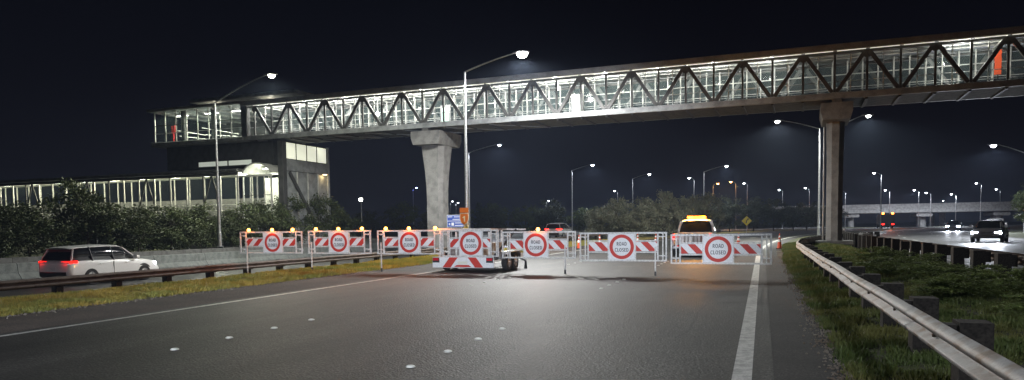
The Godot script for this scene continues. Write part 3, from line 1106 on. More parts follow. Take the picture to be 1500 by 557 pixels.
		m.prism(PackedVector2Array([Vector2(-r * 1.75, 0.95), Vector2(-r * 1.75, 0.45), Vector2(-r * 1.5, 0.0), Vector2(r * 1.5, 0.0), Vector2(r * 1.75, 0.45), Vector2(r * 1.75, 0.95)]), -1.75, 1.75)
		part(pr, "cap_beam", m, mats["pale concrete"])
		for bz in [-1.55, 1.55]:
			part(pr, "bearing", bx(Vector3(-0.25, hgt, bz - 0.2), Vector3(0.25, hgt + 0.19, bz + 0.2)), mats["dark concrete"])
		if q[0] > 30.0:
			part(pr, "drain_pipe", rod(Vector3(-r - 0.12, 0.2, 0.2), Vector3(-r - 0.12, hgt - 1.2, 0.2), 0.055, 0.055), mats["rim metal"])
			part(pr, "footing", bar(Vector3(-1.0, 0.12, 0), Vector3(1.0, 0.12, 0), 2.2, 0.24, 0.03), mats["dark concrete"])
	# things inside
	var b := Basis(Vector3.UP, -0.0485)
	var w := thing("banner", "narrow orange upright banner inside the footbridge near its right end", "banner", at + b * Vector3(46.7, 0.2, -2.0), -0.0485)
	part(w, "board", bx(Vector3(-0.16, 0.85, -0.02), Vector3(0.16, 2.2, 0.02)), mats["banner orange"])
	part(w, "stand", bar(Vector3(0, 0, 0), Vector3(0, 0.85, 0), 0.06, 0.06), mats["black trim"])
	part(w, "foot", bx(Vector3(-0.25, 0.0, -0.15), Vector3(0.25, 0.04, 0.15)), mats["black trim"])
	for q in [[12.0, "tall pale green lit advertising screen inside the footbridge above the flared pier"], [22.2, "small pale green lit advertising screen inside the footbridge right of the tall street lamp"]]:
		w = thing("information_screen", q[1], "screen", at + b * Vector3(q[0], 0.2, -2.9), -0.0485, "lit screens inside the footbridge")
		part(w, "cabinet", bx(Vector3(-0.42, 0.0, -0.12), Vector3(0.42, 1.85, 0.0)), mats["grey paint"])
		part(w, "screen", bx(Vector3(-0.30, 0.45, 0.002), Vector3(0.30, 1.65, 0.012)), glow("teal screen", Color(0.70, 0.85, 0.80), 0.5))
	for q in [[7.0, 1.55, "round white globe lamp hanging inside the footbridge left of the flared pier"], [21.3, 2.3, "round white globe lamp hanging inside the footbridge above the small lit screen"]]:
		w = thing("globe_lamp", q[2], "lamp", at + b * Vector3(q[0], 0, -1.5), 0.0, "globe lamps in the footbridge")
		part(w, "stem", rod(Vector3(0, q[1] + 0.1, 0), Vector3(0, 2.86, 0), 0.015, 0.015, 6), mats["grey paint"])
		var m := MB.new()
		var pr := []
		for k in 9:
			pr.append(Vector2(0.15 * sin(k / 8.0 * PI) + 0.0005, -0.15 * cos(k / 8.0 * PI)))
		m.lathe(pr, 14)
		part(w, "globe_bulb", m, glow("globe", Color(1, 1, 0.95), 6.0), Vector3(0, q[1], 0))
		omni(w, Vector3(0, q[1], 0), Color(1, 1, 0.95), 1.2, 0.12)

# ------------------------------------------------------------------ the station at the left end
func station() -> void:
	var at := Vector3(-34.536, 0.0, -47.091)
	var paint: Material = mats["bridge paint"]
	var pale: Material = mats["bridge pale"]
	var dark: Material = mats["bridge dark"]
	var fl := 8.538
	var o := thing("station_concourse", "glazed station concourse box at the left end of the footbridge under a flat roof", "building", at, -0.0485)
	var a := -14.1
	var b := -4.42
	var back := -7.5
	part(o, "floor_slab", bar(Vector3(a - 0.1, fl + 0.17, back * 0.5), Vector3(b, fl + 0.17, back * 0.5), -back + 0.5, 0.34, 0.04), paint)
	var rf := part(o, "roof", bar(Vector3(a - 0.25, fl + 2.98, back * 0.5), Vector3(b, fl + 2.98, back * 0.5), -back + 0.9, 0.22, 0.03), paint)
	for x in [-13.2, -11.4, -9.6, -7.8, -6.0]:
		part(rf, "roof_joist", bar(Vector3(x, fl + 2.80, -0.1), Vector3(x, fl + 2.80, back + 0.2), 0.1, 0.14), pale)
	part(o, "rear_wall", bx(Vector3(a, fl + 0.34, back - 0.1), Vector3(b, fl + 2.86, back)), mats["cladding"])
	for x in [-11.25, -8.0, -4.9]:
		part(o, "column", bar(Vector3(x, fl + 0.34, -0.5), Vector3(x, fl + 2.87, -0.5), 0.34, 0.34, 0.03), dark)
	var k := 0
	var x := a + 0.05
	while x < b - 0.3:
		part(o, "mullion", bar(Vector3(x, fl + 0.34, -0.08), Vector3(x, fl + 2.87, -0.08), 0.07, 0.09), pale)
		if x + 1.18 < b:
			part(o, "pane", bx(Vector3(x + 0.05, fl + 0.36, -0.085), Vector3(x + 1.13, fl + 2.85, -0.075)), mats["pane"])
		x += 1.18
		k += 1
	for y in [1.1, 1.75]:
		part(o, "transom", bar(Vector3(a, fl + y, -0.06), Vector3(b, fl + y, -0.06), 0.04, 0.04), dark if y > 1.5 else pale)
	for q in [[-13.9, 1.65, -10.6, 1.05], [-13.6, 1.15, -9.4, 0.55], [-11.0, 1.7, -7.0, 0.95], [-10.6, 1.1, -7.2, 0.75]]:
		part(o, "stair_rail", rod(Vector3(q[0], fl + q[1], -2.2), Vector3(q[2], fl + q[3], -2.2), 0.03, 0.03, 8), pale)
	for q in [-12.3, -9.0, -6.2]:
		var f := part(o, "ceiling_light", bx(Vector3(q - 0.7, fl + 2.69, -1.4), Vector3(q + 0.7, fl + 2.74, -1.22)), pale)
		part(f, "light_tube", bx(Vector3(q - 0.68, fl + 2.655, -1.385), Vector3(q + 0.68, fl + 2.685, -1.235)), mats["bridge tube"])
		area_down(o, Vector3(q, fl + 2.64, -1.31), Vector2(1.3, 0.14), Color(0.97, 1.0, 0.90), 32.0)
	# raised roof over the middle
	part(o, "upper_roof", bar(Vector3(-12.1, fl + 4.0, -5.0), Vector3(-1.0, fl + 4.0, -5.0), 6.0, 0.28, 0.05), pale)
	for q in [-11.0, -6.0, -2.0]:
		part(o, "roof_stub", bar(Vector3(q, fl + 3.08, -5.0), Vector3(q, fl + 3.87, -5.0), 0.5, 0.5), dark)
	for q in [-10.2, -4.4]:
		var cf := part(o, "clerestory_light", bx(Vector3(q - 0.4, fl + 3.10, -3.2), Vector3(q + 0.4, fl + 3.16, -3.0)), pale)
		part(cf, "light_tube", bx(Vector3(q - 0.38, fl + 3.162, -3.18), Vector3(q + 0.38, fl + 3.18, -3.02)), glow("dim tube", Color(1.0, 0.98, 0.9), 2.0))
		omni(o, Vector3(q, fl + 3.3, -3.1), Color(1.0, 0.98, 0.9), 0.5, 0.08)
	# plant room below the floor
	part(o, "lower_wall", bx(Vector3(-13.5, 6.62, back), Vector3(-2.2, fl, -0.7)), dark)
	for q in [[-9.9, -6.85], [-6.7, -4.35]]:
		var s := part(o, "window_strip", bx(Vector3(q[0] - 0.05, 6.68, -0.7), Vector3(q[1] + 0.05, 7.18, -0.62)), dark)
		part(s, "lit_window_pane", bx(Vector3(q[0], 6.74, -0.615), Vector3(q[1], 7.12, -0.60)), glow("lit strip", Color(0.80, 0.83, 0.78), 0.55))
	# red board inside
	var w := thing("notice_board", "red notice board on a post inside the glazed station concourse", "sign", at + Basis(Vector3.UP, -0.0485) * Vector3(-13.2, fl + 0.34, -1.2), -0.0485)
	part(w, "board", bx(Vector3(-0.18, 0.9, -0.03), Vector3(0.18, 1.55, 0.03)), mats["red board"])
	part(w, "post", bar(Vector3(0, 0, 0), Vector3(0, 0.9, 0), 0.06, 0.06), mats["red board"])
	# stair tower, its long side facing the road
	o = thing("stair_tower", "grey panelled stair tower with a lit window strip under the footbridge end", "building", Vector3(-35.4, -0.2, -47.4), 0.0)
	part(o, "core", bx(Vector3(-3.2, 0.0, -6.35), Vector3(-0.25, 8.66, -4.3)), dark)
	part(o, "side_wall", bx(Vector3(-0.55, 0.0, -4.29), Vector3(-0.25, 8.66, -0.2)), dark)
	part(o, "corner_post", bar(Vector3(-0.2, 0, -0.1), Vector3(-0.2, 8.6, -0.1), 0.5, 0.5, 0.03), dark)
	for q in 4:
		var z := -0.5 - q * 1.42
		part(o, "wall_panel", bx(Vector3(-0.25, 0.0, z - 1.36), Vector3(-0.18, 6.3, z)), mats["bridge paint"])
		part(o, "mullion", bar(Vector3(-0.12, 0.0, z - 1.39), Vector3(-0.12, 6.3, z - 1.39), 0.09, 0.09), pale)
		var wn := part(o, "window", bx(Vector3(-0.245, 7.25, z - 1.36), Vector3(-0.20, 8.6, z - 0.03)), dark)
		part(wn, "lit_window_pane", bx(Vector3(-0.198, 7.30, z - 1.33), Vector3(-0.185, 8.55, z - 0.06)), glow("lit stair window", Color(0.92, 0.93, 0.84), 0.85))
	part(o, "spandrel", bar(Vector3(-0.16, 6.78, -0.4), Vector3(-0.16, 6.78, -6.2), 0.14, 0.9, 0.02), mats["bridge paint"])
	part(o, "corner_post", bar(Vector3(-0.15, 0, -6.3), Vector3(-0.15, 8.66, -6.3), 0.2, 0.2, 0.02), paint)
	part(o, "brace", bar(Vector3(-0.05, 6.2, -0.8), Vector3(-0.05, 1.5, -4.6), 0.12, 0.3, 0.01), dark)
	var sl := part(o, "wall_light", bx(Vector3(-0.1, 6.3, -5.6), Vector3(0.25, 6.38, -5.3)), mats["grey paint"])
	part(sl, "light_lens", bx(Vector3(-0.05, 6.26, -5.58), Vector3(0.23, 6.295, -5.32)), glow("warm wall lamp", Color(1.0, 0.86, 0.6), 9.0))
	area_down(o, Vector3(0.09, 6.25, -5.45), Vector2(0.25, 0.2), Color(1, 0.86, 0.6), 1.2)
	# arched canopy
	o = thing("arched_canopy", "small arched glass canopy glowing beside the stair tower", "canopy", at + Basis(Vector3.UP, -0.0485) * Vector3(-2.95, -0.2, 0.4), -0.0485)
	var arc := func(r: float, k_: int) -> Vector2:
		var an := lerpf(PI * 0.92, PI * 0.08, k_ / 14.0)
		return Vector2(cos(an) * r, sin(an) * r * 0.72)
	var m := MB.new()
	for q in 14:
		var p0: Vector2 = arc.call(1.46, q)
		var p1: Vector2 = arc.call(1.46, q + 1)
		var i0: Vector2 = arc.call(1.40, q)
		var i1: Vector2 = arc.call(1.40, q + 1)
		var up := 5.88
		for zz in [[0.0, -4.0]]:
			m.quad(Vector3(p0.x, up + p0.y, zz[0]), Vector3(p0.x, up + p0.y, zz[1]), Vector3(p1.x, up + p1.y, zz[1]), Vector3(p1.x, up + p1.y, zz[0]))
			m.quad(Vector3(i0.x, up + i0.y, zz[1]), Vector3(i0.x, up + i0.y, zz[0]), Vector3(i1.x, up + i1.y, zz[0]), Vector3(i1.x, up + i1.y, zz[1]))
			m.quad(Vector3(i0.x, up + i0.y, 0), Vector3(p0.x, up + p0.y, 0), Vector3(p1.x, up + p1.y, 0), Vector3(i1.x, up + i1.y, 0))
	part(o, "vault", m, pale)
	m = MB.new()
	for q in 14:
		var i0: Vector2 = arc.call(1.43, q)
		var i1: Vector2 = arc.call(1.43, q + 1)
		m.beam(Vector3(i0.x, 5.88 + i0.y, 0.05), Vector3(i1.x, 5.88 + i1.y, 0.05), 0.09, 0.11)
	part(o, "arch_rim", m, pale)
	part(o, "end_beam", bar(Vector3(-1.42, 5.93, 0), Vector3(1.42, 5.93, 0), 0.14, 0.14, 0.01), pale)
	for q in [-1.38, -0.7, 0.0, 0.7, 1.38]:
		part(o, "post", bar(Vector3(q, 0, 0), Vector3(q, 5.86, 0), 0.08, 0.08 if absf(q) < 1 else 0.13), pale)
		if q < 1.0:
			part(o, "pane", bx(Vector3(q + 0.06, 0.4, -0.004), Vector3(q + 0.62, 5.84, 0.004)), mats["pane"])
	for y in [3.6, 4.4]:
		part(o, "transom", bar(Vector3(-1.38, y, 0), Vector3(1.38, y, 0), 0.05, 0.06), dark)
	part(o, "rear_wall", bx(Vector3(-1.4, 0, -2.6), Vector3(1.4, 5.9, -2.5)), pale)
	var lun := PackedVector2Array()
	for q in 15:
		var i0: Vector2 = arc.call(1.38, q)
		lun.append(Vector2(i0.x, 5.9 + i0.y))
	m = MB.new()
	m.prism(lun, -2.6, -2.5)
	part(o, "lunette", m, pale)
	var lm := part(o, "ceiling_light", bx(Vector3(-0.5, 6.56, -1.6), Vector3(0.5, 6.62, -1.2)), pale)
	part(lm, "light_tube", bx(Vector3(-0.48, 6.52, -1.58), Vector3(0.48, 6.555, -1.22)), mats["bridge tube"])
	area_down(o, Vector3(0, 6.50, -1.4), Vector2(0.9, 0.3), Color(0.97, 1.0, 0.90), 12.0)
	omni(o, Vector3(0, 6.3, -0.9), Color(0.97, 1.0, 0.9), 3.0, 0.1)
	# covered platform walkway running off to the left
	o = thing("covered_walkway", "long low lit covered walkway with white posts behind the trees on the left", "walkway", at + Basis(Vector3.UP, -0.0485) * Vector3(-4.5, -0.2, 0.5), -0.0485)
	var far := -36.0
	rf = part(o, "roof", bar(Vector3(far, 6.42, -2.1), Vector3(0.0, 6.42, -2.1), 5.0, 0.22, 0.03), mats["cladding"])
	part(rf, "ceiling", bx(Vector3(far, 6.24, -4.4), Vector3(-0.05, 6.29, 0.2)), pale)
	part(rf, "eave_beam", bar(Vector3(far, 6.12, 0.28), Vector3(0, 6.12, 0.28), 0.1, 0.24, 0.01), dark)
	part(o, "floor", bx(Vector3(far, 2.5, -4.4), Vector3(0, 2.7, 0.1)), mats["dark concrete"])
	part(o, "rear_wall", bx(Vector3(far, 2.7, -4.5), Vector3(0, 4.4, -4.42)), mats["cladding"])
	part(o, "undercroft", bx(Vector3(far, 0.0, -4.3), Vector3(0, 2.5, -0.3)), mats["dark concrete"])
	var n := 0
	x = -0.2
	var tall := bar(Vector3(0, 0.0, 0), Vector3(0, 6.2, 0), 0.11, 0.11, 0.01).mesh()
	var tall2 := bar(Vector3(0, 2.7, 0), Vector3(0, 6.24, 0), 0.09, 0.09, 0.01).mesh()
	var pn := bx(Vector3(0.08, 2.75, -0.004), Vector3(1.7, 6.1, 0.004)).mesh()
	while x > far:
		part(o, "post", tall, pale if n % 6 != 2 else dark, Vector3(x, 0, 0.1))
		part(o, "rear_post", tall2, pale, Vector3(x - 0.6, 0, -4.2))
		if x - 1.78 > far and n % 4 == 1:
			part(o, "brace", bar(Vector3(x - 0.9, 6.1, 0.12), Vector3(x - 0.1, 3.9, 0.12), 0.07, 0.12), dark)
			part(o, "brace", bar(Vector3(x - 0.9, 6.1, 0.12), Vector3(x - 1.7, 3.9, 0.12), 0.07, 0.12), dark)
		if x - 1.78 > far:
			part(o, "pane", pn, mats["pane"], Vector3(x - 1.78, 0, 0.1))
		if n % 2 == 0 and x - 1.5 > far:
			var f := part(o, "ceiling_light", bx(Vector3(x - 1.5, 6.17, -1.3), Vector3(x - 0.3, 6.23, -1.14)), pale)
			part(f, "light_tube", bx(Vector3(x - 1.48, 6.14, -1.285), Vector3(x - 0.32, 6.165, -1.155)), mats["bridge tube"])
			omni(o, Vector3(x - 0.9, 5.98, -1.22), Color(1.0, 1.0, 0.86), 10.0, 0.1)
		x -= 1.78
		n += 1
	for q in [[-33.5, -31.9], [-31.6, -29.0], [-28.7, -26.9], [-33.9, -33.2]]:
		var low := 1.55 if q[0] > -33.8 else 0.6
		var wn := part(o, "window", bx(Vector3(q[0] - 0.06, low - 0.06, -0.3), Vector3(q[1] + 0.06, low + 0.46, -0.26)), dark)
		part(wn, "lit_window_pane", bx(Vector3(q[0], low, -0.258), Vector3(q[1], low + 0.4, -0.245)), glow("lit undercroft", Color(0.86, 0.88, 0.92), 1.0))
	for y in [3.25, 3.7]:
		part(o, "handrail", rod(Vector3(far, y, 0.0), Vector3(-0.1, y, 0.0), 0.035, 0.035, 8), pale)

# ------------------------------------------------------------------ the trailer that carries the middle gate
func trailer() -> void:
	var o := thing("sign_trailer", "low flat trailer with red and white chevron tail board carrying the barrier gates", "trailer", Vector3(-9.55, 0.0, -22.35))
	var wm: Material = mats["gate white"]
	part(o, "bed", bx(Vector3(-1.0, 0.40, -3.0), Vector3(1.0, 0.52, 0.0)), mats["galvanised"])
	var b := part(o, "tail_board", bar(Vector3(-1.12, 0.335, 0.06), Vector3(1.12, 0.335, 0.06), 0.05, 0.37, 0.02), mats["sign white"])
	var board := PackedVector2Array([Vector2(-1.1, 0.165), Vector2(1.1, 0.165), Vector2(1.1, 0.505), Vector2(-1.1, 0.505)])
	for q in [[-0.95, 1], [-0.2, 1], [0.95, -1], [0.2, -1]]:
		if absf(q[0]) < 0.5:
			continue
		var x0: float = q[0]
		var d: float = 0.27 * q[1]
		var band := PackedVector2Array([Vector2(x0 + 0.2 * q[1], 0.16), Vector2(x0 + 0.5 * q[1], 0.16), Vector2(x0 + 0.5 * q[1] + d, 0.51), Vector2(x0 + 0.2 * q[1] + d, 0.51)])
		for cut in Geometry2D.intersect_polygons(band, board):
			var m := MB.new()
			m.prism(cut, 0.086, 0.090)
			part(b, "stripe", m, mats["sign red"])
	part(b, "number_plate", bx(Vector3(-0.17, 0.27, 0.086), Vector3(0.17, 0.37, 0.095)), plain("plate pale", lin(0.6, 0.6, 0.5), 0.5))
	var low := MB.new()
	low.prism(PackedVector2Array([Vector2(-0.32, 0.18), Vector2(0.32, 0.18), Vector2(0.22, 0.25), Vector2(-0.22, 0.25)]), 0.086, 0.092)
	part(b, "stripe", low, mats["sign red"])
	for x in [-0.98, 0.98]:
		var tl := part(o, "tail_light", bx(Vector3(x - 0.12, 0.33, 0.086), Vector3(x + 0.12, 0.50, 0.12)), mats["black trim"])
		part(tl, "red_lens", bx(Vector3(x - 0.10, 0.40, 0.121), Vector3(x + 0.10, 0.48, 0.13)), plain("tail lens bright", lin(0.5, 0.02, 0.03), 0.2))
	for sd in [-1.0, 1.0]:
		for z in [-1.15, -1.85]:
			wheel(o, Vector3(sd * 1.14, 0.31, z), 0.31, 0.2, 1.0)
			o.get_child(o.get_child_count() - 1).rotation.y = PI / 2 * sd
		part(o, "mudguard", bar(Vector3(sd * 1.14, 0.66, -0.75), Vector3(sd * 1.14, 0.66, -2.25), 0.24, 0.03), mats["galvanised"])
		for z in [-0.75, -2.25]:
			part(o, "mudguard", bar(Vector3(sd * 1.14, 0.66, z), Vector3(sd * 1.14, 0.42, z + (0.12 if z > -1 else -0.12)), 0.24, 0.03), mats["galvanised"])
	for x in [-0.9, -0.3, 0.3, 0.9]:
		part(o, "gate_post", bar(Vector3(x, 0.52, -0.1), Vector3(x, 1.36, -0.1), 0.06, 0.06, 0.006), wm)
	part(o, "folding_frame", bar(Vector3(-1.0, 1.47, -0.35), Vector3(0.95, 1.44, -0.35), 0.5, 0.05, 0.01), wm)
	part(o, "folding_frame", bar(Vector3(0.2, 1.44, -1.6), Vector3(1.7, 1.42, -1.6), 0.06, 0.06, 0.01), wm)
	for x in [-0.8, 0.8]:
		part(o, "frame_stay", bar(Vector3(x, 0.5, -1.6), Vector3(x, 1.43, -1.6), 0.06, 0.06), wm)
		part(o, "frame_stay", bar(Vector3(x, 1.43, -0.55), Vector3(x, 1.43, -1.6), 0.05, 0.05), wm)
	part(o, "battery_box", bx(Vector3(0.15, 0.52, -1.4), Vector3(0.85, 0.98, -0.7)), plain("box tan", lin(0.36, 0.31, 0.24), 0.6))
	part(o, "battery_box", bx(Vector3(-0.8, 0.52, -1.3), Vector3(-0.2, 0.85, -0.7)), mats["grey paint"])
	part(o, "prop_strut", bar(Vector3(1.0, 0.5, -0.2), Vector3(1.35, 1.42, -1.57), 0.05, 0.05), mats["black trim"])
	part(o, "tow_bar", bar(Vector3(0, 0.44, -3.0), Vector3(0, 0.44, -4.5), 0.1, 0.1), mats["galvanised"])
	part(o, "jockey_wheel", rod(Vector3(-0.05, 0.1, -4.3), Vector3(0.05, 0.1, -4.3), 0.1, 0.1, 14), mats["rubber"])
	part(o, "jockey_post", bar(Vector3(0.08, 0.1, -4.3), Vector3(0.08, 0.7, -4.3), 0.05, 0.05), mats["galvanised"])
	var og := part(o, "outrigger", bar(Vector3(1.0, 0.45, -2.45), Vector3(1.42, 0.28, -2.45), 0.06, 0.06), mats["black trim"])
	part(og, "foot", rod(Vector3(1.4, 0.0, -2.45), Vector3(1.4, 0.26, -2.45), 0.06, 0.04, 10), mats["rubber"])


# ------------------------------------------------------------------ flat signs
func yellow_sign() -> void:
	var s := 115.0
	var x := -2.3
	var o := thing("warning_sign", "yellow diamond warning sign on a thin post beside the far bend", "road sign", Vector3(x, ground_at(x, s), -s))
	part(o, "post", rod(Vector3(0, -0.1, -0.05), Vector3(0, 1.9, -0.05), 0.04, 0.04, 8), mats["galvanised"])
	var m := MB.new()
	m.prism(PackedVector2Array([Vector2(-0.75, 1.9), Vector2(0, 1.15), Vector2(0.75, 1.9), Vector2(0, 2.65)]), -0.01, 0.01)
	var pl := part(o, "plate", m, mats["sign yellow"])
	m = MB.new()
	m.prism(PackedVector2Array([Vector2(-0.12, 1.55), Vector2(0.0, 1.55), Vector2(0.05, 1.9), Vector2(0.22, 2.1), Vector2(0.28, 2.0), Vector2(0.30, 2.3), Vector2(0.05, 2.22), Vector2(0.13, 2.16), Vector2(-0.07, 1.95)]), 0.011, 0.014)
	part(pl, "symbol", m, mats["letter black"])

func guide_sign() -> void:
	var s := 45.0
	var x0 := -20.42
	var x1 := -18.95
	var o := thing("direction_sign", "blue motorway direction sign on two posts left of the tall street lamp", "road sign", Vector3(x0, ground_at((x0 + x1) * 0.5, s), -s))
	o.scale = Vector3.ONE * 0.56
	var g: float = o.position.y
	var w := (x1 - x0) / 0.56
	var y0 := (1.50 - g) / 0.56
	var y1 := y0 + 1.5
	for x in [0.55, w - 0.75]:
		part(o, "post", bar(Vector3(x, -0.15, -0.06), Vector3(x, y1 - 0.2, -0.06), 0.08, 0.08), mats["galvanised"])
	var pl := part(o, "plate", bx(Vector3(0, y0, 0), Vector3(w, y1, 0.02)), mats["sign white"])
	part(pl, "blue_field", bx(Vector3(0.05, y0 + 0.05, 0.021), Vector3(w - 0.05, y0 + 0.73, 0.024)), mats["sign blue"])
	part(pl, "blue_field", bx(Vector3(0.05, y0 + 0.79, 0.021), Vector3(w - 0.05, y1 - 0.05, 0.024)), mats["sign blue"])
	# only the first word can be made out in the photograph; the other lines are too small to read
	part(pl, "lettering", text_mesh("EXIT", 0.2), mats["sign white"], Vector3(0.45, y0 + 1.28, 0.028))
	for q in [[0.95, 1.22, 0.9], [0.75, 0.92, 1.1], [1.05, 0.48, 1.2], [1.05, 0.18, 1.1]]:
		part(pl, "lettering", bx(Vector3(q[0], y0 + q[1], 0.026), Vector3(q[0] + q[2], y0 + q[1] + 0.07, 0.029)), mats["sign white"])
	var m := MB.new()
	m.prism(PackedVector2Array([Vector2(0.2, y0 + 0.38), Vector2(0.42, y0 + 0.22), Vector2(0.42, y0 + 0.54)]), 0.026, 0.029)
	part(pl, "arrow", m, mats["sign white"])
	part(pl, "route_badge", bx(Vector3(0.6, y0 + 0.2, 0.026), Vector3(0.92, y0 + 0.56, 0.029)), mats["sign white"])

func detour_shield() -> void:
	var o := thing("route_shield", "orange route shield numbered 1 strapped to the tall lamp pole", "road sign", Vector3(-16.58, 1.62, -38.98))
	var m := MB.new()
	m.prism(PackedVector2Array([Vector2(-0.27, 1.02), Vector2(0.27, 1.02), Vector2(0.27, 0.73), Vector2(-0.27, 0.73)]), -0.01, 0.01)
	part(o, "tab_plate", m, mats["sign orange"])
	m = MB.new()
	var sh := PackedVector2Array()
	for q in [[0.27, 0.70], [0.29, 0.50], [0.27, 0.30], [0.18, 0.12], [0.0, 0.0], [-0.18, 0.12], [-0.27, 0.30], [-0.29, 0.50], [-0.27, 0.70]]:
		sh.append(Vector2(q[0], q[1]))
	m.prism(sh, -0.01, 0.01)
	var pl := part(o, "shield_plate", m, plain("shield rim", lin(0.85, 0.62, 0.45), 0.4))
	var inner := PackedVector2Array()
	for q in sh:
		inner.append(Vector2(q.x * 0.86, 0.37 + (q.y - 0.37) * 0.88))
	m = MB.new()
	m.prism(inner, 0.0105, 0.014)
	part(pl, "orange_field", m, mats["sign orange"])
	part(pl, "numeral", text_mesh("1", 0.34), plain("numeral pale", lin(0.85, 0.75, 0.5), 0.5), Vector3(0, 0.36, 0.018))
	part(o, "strap", bx(Vector3(-0.06, 0.84, -0.2), Vector3(0.24, 0.88, -0.011)), mats["galvanised"])
	var t := thing("pole_notice", "small cream notice with a yellow mark below the orange route shield", "sign", Vector3(-16.5, 1.36, -39.03))
	part(t, "plate", bx(Vector3(-0.15, 0.0, -0.02), Vector3(0.15, 0.27, 0.02)), plain("cream", lin(0.75, 0.70, 0.55), 0.6))
	part(t, "mark", bx(Vector3(-0.09, 0.05, 0.021), Vector3(0.08, 0.14, 0.025)), mats["sign yellow"])
	part(t, "strap", bx(Vector3(-0.06, 0.12, -0.1), Vector3(0.06, 0.16, -0.021)), mats["galvanised"])

# ------------------------------------------------------------------ overpass far behind
func overpass() -> void:
	var z := -215.0
	var o := thing("road_overpass", "pale concrete road overpass on round columns in the far distance", "bridge", Vector3(38, 0, z), -0.02)
	part(o, "deck", bar(Vector3(-46, 4.15, 0), Vector3(44, 4.35, 0), 11.0, 1.1, 0.1), mats["pale concrete"])
	part(o, "parapet", bar(Vector3(-46, 5.3, 5.4), Vector3(44, 5.5, 5.4), 0.3, 1.3, 0.04), mats["pale concrete"])
	part(o, "parapet", bar(Vector3(-46, 5.3, -5.4), Vector3(44, 5.5, -5.4), 0.3, 1.3, 0.04), mats["pale concrete"])
	for x in [-15.5, 1.5, 18.5]:
		for zz in [2.6, -2.6]:
			part(o, "column", rod(Vector3(x, -1.5, zz), Vector3(x, 2.7, zz), 0.75, 0.75, 16), mats["pale concrete"])
		part(o, "crosshead", bar(Vector3(x, 3.15, 4.9), Vector3(x, 3.15, -4.9), 3.6, 0.9, 0.25), mats["pale concrete"])
	for x in [4.6, 7.2]:
		part(o, "column", rod(Vector3(x, -1.5, -4.0), Vector3(x, 3.6, -4.0), 0.8, 0.8, 16), mats["concrete"])

# ------------------------------------------------------------------ everything in order
func _ready() -> void:
	rng.seed = 7
	lumps.seed = 4
	lumps.frequency = 0.05
	# camera
	var cam := Camera3D.new()
	cam.name = "camera"
	cam.projection = Camera3D.PROJECTION_FRUSTUM
	cam.near = 0.1
	cam.far = 3000.0
	cam.size = 0.1 * 557.0 / 1050.53
	cam.frustum_offset = Vector2(0.0, 0.1 * (392.28 - 278.5) / 1050.53)
	cam.position = Vector3(0.0, 1.553, 0.0)
	cam.rotation = Vector3(-0.05835, 0.33654, -0.0119)
	add_child(cam)
	cam.current = true
	# night sky
	var env := Environment.new()
	env.background_mode = Environment.BG_SKY
	var sky := Sky.new()
	var sm := ProceduralSkyMaterial.new()
	sm.sky_top_color = lin(0.0008, 0.0009, 0.0022)
	sm.sky_horizon_color = lin(0.0062, 0.0064, 0.0105)
	sm.sky_curve = 0.12
	sm.ground_bottom_color = lin(0.002, 0.002, 0.002)
	sm.ground_horizon_color = lin(0.006, 0.006, 0.007)
	sky.sky_material = sm
	env.sky = sky
	env.tonemap_mode = Environment.TONE_MAPPER_LINEAR
	env.tonemap_exposure = 1.0
	env.fog_enabled = true
	env.fog_density = 0.00035
	env.fog_light_color = Color(0.78, 0.86, 1.0)
	env.sdfgi_enabled = true
	env.ssao_enabled = true
	env.ssil_enabled = true
	var we := WorldEnvironment.new()
	we.name = "world_environment"
	we.environment = env
	add_child(we)

	make_materials()
	ground()
	footbridge()
	station()
	overpass()
	rails()
	lamps()
	gates()
	trailer()
	vehicles()
	yellow_sign()
	guide_sign()
	detour_shield()
	plants()

